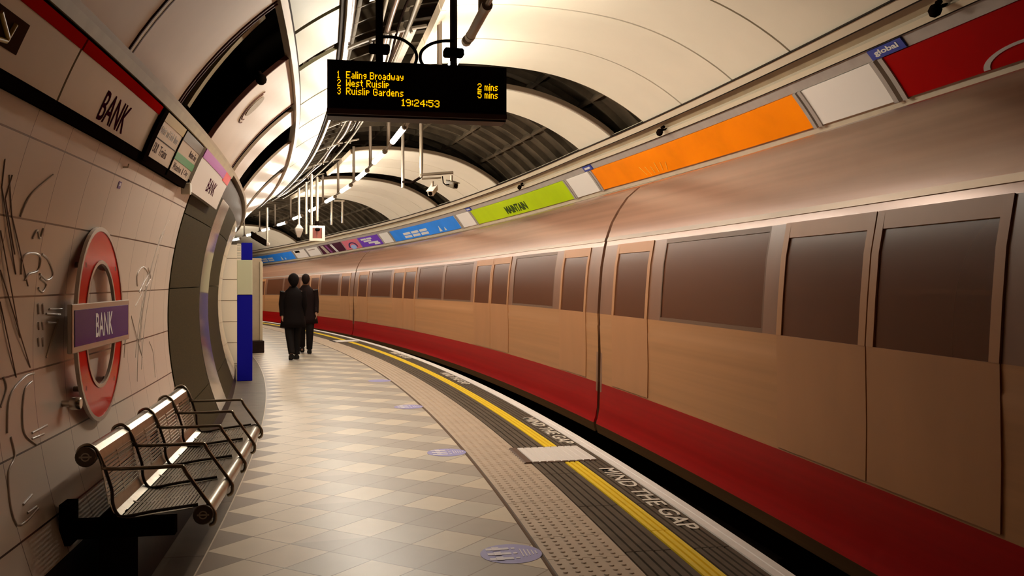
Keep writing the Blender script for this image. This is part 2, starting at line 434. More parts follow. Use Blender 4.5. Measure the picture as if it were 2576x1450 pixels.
def smooth_line(L, n=5):
    if len(L) < 3: return L
    out = []
    for i in range(len(L) - 1):
        p0, p1, p2, p3 = L[max(i-1, 0)], L[i], L[i+1], L[min(i+2, len(L)-1)]
        for k in range(n):
            t = k / n
            out.append(tuple(.5 * ((2*p1[c]) + (-p0[c]+p2[c])*t + (2*p0[c]-5*p1[c]+4*p2[c]-p3[c])*t*t + (-p0[c]+3*p1[c]-3*p2[c]+p3[c])*t**3) for c in (0, 1)))
    return out + [L[-1]]
for nm, Ls in REL.items():
    mb = MB()
    for L in Ls: mb.tube([tp(a, b, .001) for a, b in (L if nm == 'sheaf_relief' else smooth_line(L))], .0028 if 'ray' in nm or 'sheaf' in nm else .006, 6)
    mb.build(nm, mat('relief_groove', (.30, .19, .13), .5) if nm == 'sheaf_relief' else rel_m, wl)
# skirting under the tiles
struct(slab(198.7, 205.0, S0, 16, -.01, -.1, 2, .5).build('baseboard_left', skirt_black))
# stone clad passage reveal, as separate slabs with joints
gr = MB()
for (a, b) in ((7.63, 9.72), (10.82, 13.05)):
    for p0, p1 in ((157.0, 163.3), (163.45, 175.4), (175.55, 195.0), (195.15, 201.5)):
        slab(p0, p1, a, b, .006, -.08, 2.5, .5, None, gr)
struct(gr.build('wall_stone', granite))
struct(slab(157, 201.5, 9.75, 10.8, .01, -.08, 2.5, .3).build('trim_9', mat('polished_strip', (.55, .44, .34), .12, metal=.7, noise=.08, nscale=2)))
struct(slab(157, 201.5, 13.08, 16.4, .01, -.08, 2.5, .5).build('trim_10', mat('pale_strip', (.62, .50, .36), .2, noise=.08, nscale=2, coat=.4)))
pier = MB().box((-1.75, 16.5, 0), (-1.24, 17.1, 2.2), pt)
def pier_uv(): pass
po = struct(pier.build('wall_pier', mat('pier_enamel', (.78, .69, .55), .3)))
gj = MB()
for k in range(6): gj.box((-1.76, 16.493, .02 + k * .385), (-1.233, 16.5, .026 + k * .385), pt)
gj.build('tile_joints', mat('joint_brown', (.12, .07, .04), .6), po)
struct(MB().box((-3.6, 17.2, 0), (-1.5, 17.4, 3.2), pt).build('wall_passage', white_enamel))

# ------------------------------------------------------------------ tunnel lining, ceiling cladding
def lin(ph, s, off=0): 
    a = math.radians(ph); r = 3.28 - off
    return pt(UT + r * math.cos(a), s, ZT + r * math.sin(a))
struct(MB().shell(lambda a, b: lin(b, a), lambda a, b: lin(b, a, -.1), rng(S0, 48, .6), rng(126, 160, 4), None, True).build('wall_lining_shaded', mat('lining_shade_black', (.004, .003, .002), .9, spec=0)))  # lining behind the left bays, its shade painted in as black
ln = MB().shell(lambda a, b: lin(b, a), lambda a, b: lin(b, a, -.1), rng(S0, 48, .6), rng(38, 126, 4), None, True)
a = S0
while a < 48:
    ln.shell(lambda x, b: lin(b, x, .09), lambda x, b: lin(b, x, -.02), [a, a + .035], rng(38, 126, 4), None, False); a += .51
for ph in range(44, 126, 12):
    ln.shell(lambda x, b: lin(b, x, .09), lambda x, b: lin(b, x, -.02), rng(S0, 48, .6), [ph, ph + .8], None, False)
struct(ln.build('ceiling_lining', lining_m))
GAP = .013
def panels(name, m, ints, ph0, ph1, thick=.03):
    mb = MB()
    for a, b in ints: slab(ph0, ph1, a + GAP, b - GAP, 0, -thick, 2.0, .3, None, mb)
    return struct(mb.build(name, m))
crown = [(-6, -4.2), (-4.2, -2.4), (-2.4, -.6), (-.6, 1.0), (1.0, 2.6), (2.6, 4.1), (5.33, 6.63), (6.63, 7.64), (7.64, 8.75), (8.75, 9.79), (10.84, 11.99), (16.1, 17.15), (17.15, 18.15), (18.15, 19.17),
         (20.3, 21.25), (21.25, 22.25), (22.25, 23.2), (23.2, 24.14), (33.9, 35.5), (35.5, 37.5), (37.5, 40), (40, 44)]
panels('ceiling', white_enamel, crown, 47.4, 104.5)
edge_l = MB()
for a, b in crown: slab(104.5, 105.6, a + GAP, b - GAP, .03, -.05, .6, .3, None, edge_l)
struct(edge_l.build('trim_11', ledge_m))
# dark edge seals of the ceiling bays, with little clips
sl = MB()
for a, b in ((9.79, 10.84), (11.99, 16.1), (19.17, 20.3), (24.14, 33.9), (4.1, 5.33)):
    for q in (a - .004, b - .03): slab(47.4, 104, q, q + .034, -.012, -.07, 2, .1, None, sl)
struct(sl.build('trim_12', mat('seal_bronze', (.16, .11, .07), .5)))
left_ints = [(-6, -4), (-4, -2), (-2, 0), (0, 1.5), (1.5, 3.05), (3.05, 4.53), (4.6, 5.81), (7.33, 9.16), (9.53, 10.4), (11.76, 13.9), (14.6, 20.0)]
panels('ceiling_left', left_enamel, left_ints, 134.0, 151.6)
struct(slab(134.0, 151.8, 4.545, 4.585, .004, -.03, 2, .1).build('trim_13', ledge_m))
lines = MB()
for a, b in ((5.815, 5.835), (5.87, 5.885), (7.29, 7.305), (9.165, 9.18), (4.53, 4.544), (4.586, 4.6)):
    slab(134.0, 151.8, a, b, .006, -.03, 2, .1, None, lines)
struct(lines.build('trim_14', mat('seam_brown', (.09, .03, .02), .5)))
ol = [(-6, -3), (-3, 0), (0, 2.5), (2.5, 4.7), (4.72, 6.72), (6.78, 7.78), (7.98, 9.5), (9.53, 11.0), (11.02, 12.6), (12.62, 14.6), (14.62, 17.0), (17.02, 21)]
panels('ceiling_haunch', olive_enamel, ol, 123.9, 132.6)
def rail(ph, w, s0, s1, off, m, name):
    return struct(slab(ph - w/2, ph + w/2, s0, s1, off, -.05, .5, .3).build(name, m))
rail(133.4, 1.0, S0, 21, .035, mat('rail_cream', (.60, .50, .40), .3, metal=.3), 'trim_15')
rail(123.2, .75, S0, 21, .035, MATS['rail_cream'], 'trim_16')
rail(132.6, .5, S0, 21, .012, dark_gap, 'trim_17')
rail(124.0, .7, S0, 21, .012, dark_gap, 'trim_18')
# ledges over the frieze (left) and over the posters (right)
struct(slab(151.6, 152.2, S0, 21, .03, -.06, .6, .3).build('trim_19', ledge_brown))
struct(slab(152.2, 153.2, S0, 9.3, .045, -.06, .5, .3).build('trim_20', mat('ledge_ochre', (.34, .25, .14), .45, noise=.1)))
struct(slab(45.7, 47.3, S0, 44, .02, -.05, .8, .4).build('trim_21', mat('ledge_right', (.68, .58, .44), .4)))
struct(slab(43.3, 45.6, S0, 44, -.05, -.12, .8, .4).build('trim_22', ledge_brown))
struct(slab(42.5, 43.4, S0, 44, .015, -.1, .5, .4).build('trim_23', mat('ledge_pale', (.70, .60, .44), .4)))
struct(slab(40.4, 42.3, S0, 44, -.01, -.1, .8, .4).build('trim_24', grey_m))
dk = MB()
slab(47.25, 47.4, S0, 44, .03, -.02, .2, .4, None, dk); slab(45.55, 45.75, S0, 44, .022, -.1, .2, .4, None, dk); slab(42.3, 42.45, S0, 44, .01, -.02, .2, .4, None, dk)
struct(dk.build('trim_25', dark_gap))
# wall behind and below the posters, stepping back to the track side
wr = MB().shell(lambda a, b: tp(b, a, -.03), lambda a, b: tp(b, a, -.12), rng(S0, 44, .5), rng(32.2, 40.4, 2))
PW = [(3.96, 2.80), (4.15, 2.72), (5.5, 2.68), (5.5, 1.0), (5.5, -1.3)]
wr.shell(lambda a, b: pt(PW[b][0], a, PW[b][1]), lambda a, b: pt(PW[b][0] + .1, a, PW[b][1] + .1), rng(S0, 44, .5), [0, 1, 2, 3, 4], None, False)
struct(wr.build('wall_right', mat('right_wall', (.62, .52, .38), .45, noise=.06)))
struct(MB().box((-4, 45.5, -1.4), (6, 45.7, 5), pt).build('wall_far', mat('far_dark', (.10, .07, .05), .8)))
struct(MB().box((-4, S0 - .25, -1.4), (6, S0 - .05, 5), pt).build('wall_near', mat('near_wall', (.35, .26, .18), .6)))
# rivets/clips along the right ledge
for i, (s, p) in enumerate(((5.6, 46.6), (6.66, 46.6), (7.68, 46.6), (8.8, 46.6), (9.83, 46.6), (10.9, 46.6), (12.0, 46.6), (13.4, 46.6), (14.8, 46.6))):
    pass

# ------------------------------------------------------------------ signs on the left frieze
fr_white = mat('frieze_enamel', (.50, .39, .28), .2, coat=.2, noise=.05, nscale=1.5)
def frieze(name, label, s0, s1, bands, m=fr_white, off=.055, ph0=153.6, ph1=159.2, group=None):
    """bands: list of (name, ph0, ph1, s0, s1, material)"""
    r = thing(name, label, 'sign', frame(-1.35, (s0+s1)/2, 2.25), group)
    slab(ph0, ph1, s0, s1, off, -.02, 1, .3).build('face', m, r)
    for (n, a, b, x, y, mm) in bands: slab(a, b, x, y, off + .004, off - .004, 1, .3).build(n, mm, r)
    return r
def fr_map(ph, s, off): return lambda x, y, d: tp(ph - math.degrees(y / 3.0), s + x, off + d)
central = mat('line_red', (.42, .006, .003), .5, spec=0)
txt = mat('frieze_text', (.04, .004, .015), .5, spec=0)
r = frieze('frieze_sign', 'long cream frieze sign with red stripe and large BANK lettering, near upper left', 3.895, 5.36, [('red_stripe', 153.6, 154.6, 3.895, 5.36, central)], group='frieze signs over the tiled wall')
text_mb('BANK', .46, .15, fr_map(157.35, 4.63, .0552), .0010, .008).build('lettering', txt, r)
r = frieze('frieze_sign', 'cream frieze sign with red stripe and brown arrow square, at the left picture edge', 1.6, 3.875, [('red_stripe', 153.6, 154.6, 1.6, 3.875, central), ('arrow_square', 155.6, 157.9, 3.0, 3.37, mat('arrow_brown', (.05, .022, .012), .5, spec=0))], group='frieze signs over the tiled wall')
ar = MB(); fm = fr_map(156.8, 3.2, .06)
for (x0, y0), (x1, y1) in (((-.07, .04), (.05, -.02)), ((.05, -.035), (-.02, -.045)), ((.05, -.035), (.06, .035))):
    ar.tube([fm(x0, y0, .002), fm(x1, y1, .002)], .009, 6)
ar.build('arrow', mat('arrow_yellow', (.55, .36, .06), .4), r)
r = frieze('frieze_sign', 'narrow cream frieze sign with ochre top band listing other lines', 5.47, 6.15, [('ochre_band', 153.6, 154.7, 5.47, 6.15, mat('ochre_band', (.42, .27, .08), .35)), ('divider', 156.75, 156.85, 5.47, 6.15, dark_gap)], group='frieze signs over the tiled wall')
words('lettering', 'District and Circle lines', .56, .05, fr_map(155.6, 5.81, .0552), grey_m, r)
words('lower_lettering', 'DLR Trains', .4, .06, fr_map(157.9, 5.77, .0552), mat('txt_grey', (.10, .07, .07), .5, spec=0), r)
r = frieze('frieze_sign', 'cream frieze sign with green stripe and grey top, beside the projecting sign', 6.19, 6.95, [('grey_band', 153.6, 154.9, 6.19, 6.95, mat('fr_grey', (.20, .17, .14), .4)), ('green_stripe', 156.6, 157.6, 6.19, 6.95, mat('line_green', (.06, .25, .10), .3))], group='frieze signs over the tiled wall')
words('lettering', 'Northern line', .3, .05, fr_map(155.7, 6.75, .0552), MATS['txt_grey'], r)
words('lower_lettering', 'Waterloo & City', .6, .05, fr_map(158.4, 6.55, .0552), MATS['txt_grey'], r)
r = frieze('frieze_sign', 'cream frieze sign with purple and red stripe and small BANK lettering, farthest', 6.99, 8.95, [('purple_stripe', 153.5, 154.9, 6.99, 8.45, mat('line_purple', (.42, .08, .36), .25)), ('red_end', 153.5, 155.2, 8.45, 8.95, mat('bright_red', (.75, .01, .015), .25))],
           mat('frieze_pale', (.72, .64, .56), .2), .075, 153.5, 160.2, group='frieze signs over the tiled wall')
text_mb('BANK', .55, .12, fr_map(157.6, 8.05, .0752), .001, .008).build('lettering', txt, r)
fb = MB(); slab(159.2, 160.3, S0, 6.97, .05, -.02, .5, .3, None, fb)
slab(153.2, 153.6, S0, 9.3, .02, -.04, .3, .3, None, fb)
slab(153.6, 160.0, 5.37, 5.46, .075, -.02, 1, .1, None, fb)
slab(153.6, 160.0, 6.155, 6.185, .06, -.02, 1, .1, None, fb)
struct(fb.build('trim_26', black_m))
cp = thing('frieze_clip', 'small pale clip below the frieze beside the farthest BANK sign', 'clip', frame(-1.38, 6.98, 2.2))
MB().rbox((-.02, -.02, -.05), (.05, .02, .04), .006).build('clip_body', ledge_m, cp, True)
MB().rbox((-.01, -.015, .045), (.04, .015, .07), .006).build('clip_knob', black_m, cp, True)
# beyond the frieze, stone above the passage
up = MB(); slab(153, 157, 9.3, 16.4, .0, -.08, 2, .5, None, up)
struct(up.build('wall_lintel', mat('lintel_dark', (.05, .035, .025), .35, noise=.2)))

# speaker in the left ceiling panel
sp = thing('ceiling_speaker', 'oval speaker grille set in the curved cream panel at upper left', 'speaker', frame(-.93, 7.75, 3.03))
c0 = (142.1, 7.9)
def spm(r, a): return lambda off: tp(c0[0] + r * 4.2 * math.sin(a), c0[1] + r * .22 * math.cos(a), off)
g = MB().shell(lambda a, b: spm(b, a)(.008), lambda a, b: spm(b, a)(-.01), rng(0, 2*PI, .25), [.001, .3, .52]); g.build('grille', mat('grille', (.28, .21, .14), .5, noise=.3, nscale=120), sp)
for rr in (.7, .86):
    MB().shell(lambda a, b: spm(b, a)(.006), lambda a, b: spm(b, a)(-.01), rng(PI*.35, PI*1.25, .15), [rr, rr + .05]).build('ring_slot', mat('slot_brown', (.12, .05, .03), .5), sp)
dm = thing('dome_camera', 'small black dome camera at the edge of the dark ceiling bay, upper left', 'camera', Matrix.Translation(Vector(tp(139.7, 7.19, .02))))
MB().loft([[(.045*math.sin(q)*math.cos(2*PI*k/12), .045*math.sin(q)*math.sin(2*PI*k/12), .045*math.cos(q)) for k in range(12)] for q in (.05, .5, 1., 1.57, 2.1, 2.7, 3.1)]).build('dome', black_m, dm, True)
MB().tube([(0, 0, 0), (-.02, 0, .06)], .02).build('mount', black_m, dm, True)
st = thing('steel_strap', 'pale steel strap crossing the first dark ceiling bay at upper left', 'strap', frame(-1, 6.6, 3))
MB().shell(lambda a, b: lin(b, a, .16), lambda a, b: lin(b, a, .13), [6.62, 6.72], rng(134, 150, 2)).build('strap', mat('strap_olive', (.20, .15, .08), .4), st)

# cables and pipes in the open service zone on the left
def cable(lb, ph, r, s0, s1, m, off, wob=.0, nm='cable'):
    mb = MB(); mb.tube([tp(ph + wob * math.sin(s * 1.7), s, off + .03 * wob * math.sin(s * 2.3)) for s in rng(s0, s1, .3)], r, 8)
    return tag(mb.build(nm, m), lb, nm.replace('_', ' '), 'services in the open left ceiling zone')
glossy_b = mat('glossy_brown', (.05, .03, .02), .25, spec=.4)
cable('thick glossy brown duct above the left rail', 121.2, .045, S0, 21, glossy_b, -.10, 0, 'service_duct')
cable('pale conduit running along the left service zone', 115.5, .018, S0, 24, mat('conduit_pale', (.12, .095, .065), .5, spec=.1), -.05, 0, 'conduit')
cable('thin black cable drooping in the left service zone', 111.3, .012, S0, 24, black_m, -.04, .6)
cable('second pale conduit close to the white ceiling edge', 109.9, .020, S0, 24, MATS['conduit_pale'], -.03, 0, 'conduit')
cable('brown cable bundle between the two pale conduits', 113.2, .026, S0, 24, mat('cable_brown', (.16, .10, .07), .3, coat=.4), -.07, .3)
for k in range(7):
    s = 6.1 + k * 2.2
    br = MB(); slab(106, 122.5, s, s + .06, -.03, -.05, 2, .1, None, br)
    for q in (109, 113, 117): slab(q, q + .4, s, s + .06, .0, -.04, .3, .1, None, br)
    tag(br.build('cable_tray_bracket', mat('bracket_steel', (.13, .10, .07), .5)), 'steel bracket in the row across the open left ceiling zone', 'bracket', 'cable brackets in the left service zone')
# reflective sheets hanging between services
for k, (a, b, p0, p1) in enumerate(((6.3, 7.3, 112, 118), (8.6, 10.3, 107, 113), (11.6, 12.3, 109, 112), (13.4, 14.2, 108, 111))):
    struct(slab(p0, p1, a, b, -.09, -.10, 2, .3).build('ceiling_sheet', mat('reflective_panel', (.26, .21, .155), .4, noise=.3, nscale=5)))

# ------------------------------------------------------------------ roundel on the wall
R0 = frame(-1.525, 5.18, 1.262)
ro = thing('station_roundel', 'red ring roundel with blue BANK bar mounted on the tiled wall', 'station sign', R0)
def ring(mb, r0, r1, x0, x1, n=56):
    def fr(a, b): return (x1, .86 * b * math.cos(a), b * math.sin(a))
    def bk(a, b): return (x0, .86 * b * math.cos(a), b * math.sin(a))
    return mb.shell(fr, bk, rng(0, 2*PI, 2*PI/n), [r0, (r0+r1)/2, r1], None, False)
ring(MB(), .352, .512, -.008, .0).build('red_ring', mat('roundel_red', (.62, .010, .003), .12, spec=.18), ro, True)
rim = mat('roundel_rim', (.52, .43, .36), .3, metal=.6)
ring(MB(), .512, .535, -.014, .005).build('outer_rim', rim, ro, True)
ring(MB(), .332, .352, -.012, .005).build('inner_rim', rim, ro, True)
MB().rbox((-.010, -.565, -.122), (.014, .565, .122), .004).build('bar_frame', rim, ro, True)
b_ = MB().rbox((.010, -.53, -.092), (.017, .53, .092), .002).build('bar_face', mat('roundel_blue', (.028, .006, .17), .12, spec=.12), ro, True)
text_mb('BANK', .34, .13, lambda x, y, d: R0 @ Vector((.0171 + d, x, y)), .001, .012).build('lettering', mat('letter_white', (.80, .76, .74), .4), ro)
for a in (.8, 2.3, 4.0, 5.4):
    MB().tube([(-.06, .43*math.cos(a), .43*math.sin(a)), (0, .43*math.cos(a), .43*math.sin(a))], .015).build('standoff', steel_d, ro, True)
kn = thing('bolt_cover', 'round steel bolt cover on the tiles left of the roundel bottom', 'fitting', frame(-1.575, 4.70, .885))
MB().tube([(-.02, 0, 0), (.035, 0, 0)], .016, 12).build('stem', steel, kn, True)
MB().tube([(.03, 0, 0), (.04, 0, 0), (.075, 0, 0), (.08, 0, 0)], [.028, .032, .032, .026], 16).build('cap', steel, kn, True)
ts = thing('wall_sticker', 'tiny purple label on the tiles above the roundel', 'sticker', frame(-1.48, 5.37, 2.05))
Mx = ts.matrix_world if False else None
slab(163.1, 163.9, 5.34, 5.40, .003, -.001, .5, .05).build('label_back', mat('label_purple', (.12, .06, .22), .4), ts)
slab(163.25, 163.6, 5.355, 5.385, .0045, .001, .5, .05).build('label_print', stick_w, ts)
hk = thing('wall_hook', 'tiny pale hook on the tiles above the purple label', 'hook', frame(-1.44, 5.33, 2.15))
MB().tube([(-.02, 0, 0), (.02, 0, 0), (.025, 0, .02)], .005, 6).build('hook', ledge_m, hk, True)

# ------------------------------------------------------------------ bench
BS0, BS1 = 4.25, 6.60
bn = thing('platform_bench', 'perforated stainless steel bench with five armrests below the roundel', 'bench', frame(-1.05, (BS0+BS1)/2, 0))
prof = [(-1.325, .735), (-1.30, .715), (-1.285, .66), (-1.272, .60), (-1.262, .54), (-1.252, .48), (-1.235, .435), (-1.20, .415), (-1.15, .412), (-1.05, .425), (-.95, .437), (-.88, .447), (-.845, .452)]
def cum(P):
    L = [0]
    for i in range(1, len(P)): L.append(L[-1] + math.dist(P[i], P[i-1]))
    return L
CL = cum(prof)
def at_len(l): return (interp(l, CL, [p[0] for p in prof]), interp(l, CL, [p[1] for p in prof]))
bsteel = mat('bench_steel', (.30, .25, .19), .30, metal=1.0, noise=.12, nscale=25)
def sheet(name, l0, l1, slots):
    mb = MB()
    def piece(a, b, s0, s1):
        ks = rng(a, b, .03)
        def off(k, d):
            p = at_len(k); q = at_len(min(k + .004, CL[-1])); o_ = at_len(max(k - .004, 0)); t = Vector((q[0]-o_[0], q[1]-o_[1])); t.normalize()
            return (p[0] + t.y * d * -1, p[1] + t.x * d)
        mb.shell(lambda s, k: pt(off(k, .0015)[0], s, off(k, .0015)[1]), lambda s, k: pt(off(k, -.0015)[0], s, off(k, -.0015)[1]), rng(s0, s1, .6), ks, None, False)
    if not slots: piece(l0, l1, BS0 + .02, BS1 - .02)
    else:
        p = l0
        while p < l1 - .004:
            piece(p, min(p + .0115, l1), BS0 + .02, BS1 - .02); p += .0185
        bays = 4; w = (BS1 - BS0) / bays
        for k in range(bays + 1):
            c = BS0 + w * k
            for q in (c - .012, c + .0):
                piece(l0, l1, max(q, BS0 + .02), min(q + .014, BS1 - .02))
        for k in range(bays): piece(l0, l1, BS0 + w * (k + .5) - .008, BS0 + w * (k + .5) + .008)
    mb.build(name, bsteel, bn)
sheet('back_sheet_top', 0, .06, False)
sheet('back_sheet', .06, .275, True)
sheet('seat_fold', .275, .345, False)
sheet('seat_sheet', .345, CL[-1] - .04, True)
sheet('seat_sheet_front', CL[-1] - .04, CL[-1], False)
def tube_along(u, z, r, name):
    o = MB().tube([pt(u, s, z) for s in rng(BS0, BS1, .2)], r, 16).build(name, bsteel, bn)
    for s, d in ((BS0, -1), (BS1, 1)):
        c = MB().tube([pt(u, s - .012 * d, z), pt(u, s, z), pt(u, s + .012 * d, z), pt(u, s + .015 * d, z)], [r + .006, r + .006, r + .006, r + .002], 20)
        c.build('end_cap', mat('cap_dark', (.10, .07, .05), .35, metal=.5), o)
    q = MB(); s = BS0 - .016
    q.shell(lambda a, b: pt(u + b * math.cos(a), s, z + b * math.sin(a)), lambda a, b: pt(u + b * math.cos(a), s + .004, z + b * math.sin(a)), rng(0, 2*PI, .4), [.014, .020], None, False)
    q.box((u - .027, s, z - .004), (u + .027, s + .004, z + .004), pt)
    q.build('cap_emblem', mat('emblem_pale', (.5, .42, .34), .4, metal=.5), o)
tube_along(-1.345, .70, .040, 'back_tube')
tube_along(-.835, .415, .040, 'front_tube')
for k in range(5):
    s = BS0 + .01 + (BS1 - BS0 - .02) * k / 4
    path = [(-1.385, .70), (-1.378, .735), (-1.345, .752), (-1.315, .738), (-1.29, .70), (-1.272, .655)]
    arm = [(-1.272, .655), (-1.26, .64), (-1.10, .638), (-.95, .64), (-.925, .632), (-.908, .60), (-.80, .44), (-.785, .40), (-.79, .37), (-.81, .36)]
    low = [(-1.272, .655), (-1.255, .60), (-1.238, .54), (-1.234, .48), (-1.215, .432), (-1.18, .418), (-1.05, .438), (-.90, .455), (-.86, .46)]
    sm = lambda L: smooth_line(L, 4)
    a_ = MB().tube([pt(u, s, z) for u, z in sm(path)], .0085, 8).tube([pt(u, s, z) for u, z in sm(arm)], .0095, 8).build('armrest', bsteel, bn)
    MB().tube([pt(u, s, z) for u, z in sm(low)], .008, 8).build('lower_rod', mat('rod_dark', (.06, .045, .035), .3, metal=.6), a_)
for s in (BS0 + .12, BS1 - .3):
    br = MB(); br.box((-1.44, s - .03, .30), (-.98, s + .03, .385), pt); br.box((-1.48, s - .06, .28), (-1.43, s + .06, .47), pt)
    br.box((-1.27, s - .02, .38), (-1.2, s + .02, .42), pt); br.tube([pt(-1.47, s - .07, .42), pt(-1.40, s - .07, .42)], .014, 8)
    br.build('wall_bracket', black_m, bn)
MB().box((-1.33, BS0 + .1, .30), (-1.2, BS1 - .1, .385), pt).build('support_beam', black_m, bn)
MB().box((-1.335, BS0 + .16, .0), (-1.16, BS1 - .15, .30), pt).build('shade_block', skirt_black, bn)  # dark box added to stand for the shaded floor under the bench

# ------------------------------------------------------------------ blue help point, partition
tm = frame(-1.235, 13.80, 0)
to = thing('help_point_post', 'tall blue post with a pale panel at the passage corner', 'post', tm)
blue = mat('post_blue', (.002, .002, .26), .5, spec=.15)
MB().rbox((-.11, -.05, 0), (.11, .12, 1.29), .006).build('lower_body', blue, to, True)
MB().rbox((-.11, -.06, 1.292), (.11, .12, 1.81), .006).build('pale_panel', mat('post_pale', (.50, .50, .34), .4), to, True)
MB().rbox((-.05, -.05, 1.812), (.11, .12, 2.07), .006).build('upper_body', blue, to, True)
sb = MB()
for k in range(6): sb.box((-.11, -.045, 1.83 + .04 * k), (-.055, .1, 1.855 + .04 * k))
sb.build('side_louvre', mat('louvre', (.55, .5, .4), .4), to, True)
fm_ = frame(-.78, 19.1, 0)
fi = thing('partition_fin', 'pale beige partition end with dark foot beyond the blue post', 'partition', fm_)
MB().rbox((-.30, 0, .25), (.07, .9, 1.97), .01).build('panel', mat('fin_beige', (.42, .32, .21), .35, noise=.05), fi, True)
MB().rbox((.03, -.02, .25), (.09, .9, 1.90), .01).build('edge_post', mat('fin_edge', (.60, .49, .33), .4), fi, True)
MB().rbox((-.32, -.06, 0), (.12, .95, .25), .01).build('foot', skirt_black, fi, True)

# ------------------------------------------------------------------ LED departure board
LM = frame(.29, 6.02, 2.60)
ld = thing('departure_board', 'black hanging LED board with orange departure times', 'departure board', LM)
hw = .605
hb = MB()
sec_ = [(-.06, .0), (.10, .0), (.13, .03), (.13, .37), (-.09, .37), (-.09, .045), (-.085, .04)]
hb.loft([[(x, y, z) for (y, z) in sec_] for x in (-hw, -hw + .02, hw - .02, hw)], False)
hb.build('housing', mat('board_black', (.010, .004, .004), .35), ld, True)
MB().box((-hw - .002, -.098, .012), (hw + .002, -.04, .045)).build('lower_lip', mat('lip_brown', (.06, .03, .022), .4), ld, True)
MB().box((-hw + .02, -.0925, .055), (hw - .02, -.09, .36)).build('screen', mat('screen_black', (.006, .003, .003), .12), ld, True)
FONT = {'1':'010 110 010 010 010 010 111','2':'01110 10001 00001 00110 01000 10000 11111','3':'01110 10001 00001 00110 00001 10001 01110','4':'00010 00110 01010 10010 11111 00010 00010','5':'11111 10000 11110 00001 00001 10001 01110','9':'01110 10001 10001 01111 00001 00001 01110',
 ':':'0 1 1 0 1 1 0','E':'11111 10000 10000 11110 10000 10000 11111','B':'11110 10001 10001 11110 10001 10001 11110','W':'10001 10001 10001 10101 10101 11011 10001','R':'11110 10001 10001 11110 10100 10010 10001','G':'01110 10001 10000 10111 10001 10001 01110',
 'a':'0000 0000 0110 0001 0111 1001 0111','l':'1 1 1 1 1 1 1','i':'1 0 1 1 1 1 1','n':'0000 0000 1110 1001 1001 1001 1001','g':'0000 0000 0111 1001 0111 0001 0110','r':'000 000 101 110 100 100 100','o':'0000 0000 0110 1001 1001 1001 0110','d':'0001 0001 0111 1001 1001 1001 0111',
 'w':'00000 00000 10001 10001 10101 10101 01010','y':'0000 0000 1001 1001 0111 0001 0110','e':'0000 0000 0110 1001 1111 1000 0111','s':'0000 0000 0111 1000 0110 0001 1110','t':'010 010 111 010 010 010 001','u':'0000 0000 1001 1001 1001 1001 0111','p':'0000 0000 1110 1001 1110 1000 1000','m':'00000 00000 11010 10101 10101 10101 10101',' ':'00 00 00 00 00 00 00'}
led_m = mat('led_amber', (.02, .01, 0), .5, emit=(1.0, .44, .0), es=1.7)
def dots(text, x, z, px=.00435, pz=.0068, w=None):
    mb = MB(); cols = []
    for ch in text:
        rows = FONT[ch].split(); n = len(rows[0])
        for c in range(n): cols.append([rows[r_][c] == '1' for r_ in range(7)])
        cols.append([False] * 7)
    if w: px = w / len(cols)
    for c, col in enumerate(cols):
        for r_, on in enumerate(col):
            if on:
                cx_, cz_ = x + c * px, z - r_ * pz
                mb.box((cx_ - px*.46, -.0945, cz_ - pz*.46), (cx_ + px*.46, -.0925, cz_ + pz*.46))
    return mb
def dot_words(name, text, x, z, w):
    ncol = lambda t: sum(len(FONT[c].split()[0]) + 1 for c in t)
    tot = ncol(text); px = w / tot; pos = 0
    for q in text.split(' '):
        dots(q, x + pos * px, z, px=px).build(name, led_m, ld, True); pos += ncol(q) + 3
def bx_(px): return (px - 1041.5) / 443 * 1.21
ROW = (.292, .238, .184)
for k, (num, name, w) in enumerate((('1', 'Ealing Broadway', .385), ('2', 'West Ruislip', .29), ('3', 'Ruislip Gardens', .385))):
    dots(num, bx_(845), ROW[k]).build('row_number', led_m, ld, True)
    dot_words('row_destination', name, bx_(866), ROW[k], w)
dot_words('row_minutes', '2 mins', bx_(1190), ROW[1] + .012, .145)
dot_words('row_minutes', '5 mins', bx_(1190), ROW[2] + .012, .145)
dots('19:24:53', bx_(1001), .122, w=.262).build('clock', led_m, ld, True)
for xx in (-.258, .252):
    pl = MB().tube([(xx, .02, .36), (xx, .02, 1.34)], .026, 14).build('hanger_pole', black_m if xx < 0 else mat('pole_dark', (.03, .024, .026), .4), ld, True)
    MB().rbox((xx - .07, -.03, .455), (xx + .07, .07, .51), .012).build('clamp', black_m, pl, True)
    MB().tube([(xx - .05, .02, .36), (xx, .02, .385), (xx + .06, .02, .36)], .018, 8).build('base_boss', black_m, pl, True)
c1 = smooth_line([(-.258, .56), (-.18, .565), (-.10, .55), (-.03, .50), (-.005, .44), (-.02, .38), (-.05, .35)], 4)
c2 = smooth_line([(.252, .56), (.17, .555), (.09, .53), (.03, .48), (.02, .42), (.05, .37), (.09, .35)], 4)
MB().tube([(x, .0, z) for x, z in c1], .011, 8).build('cable_loop', black_m, ld, True)
MB().tube([(x, .0, z) for x, z in c2], .011, 8).build('cable_loop', black_m, ld, True)

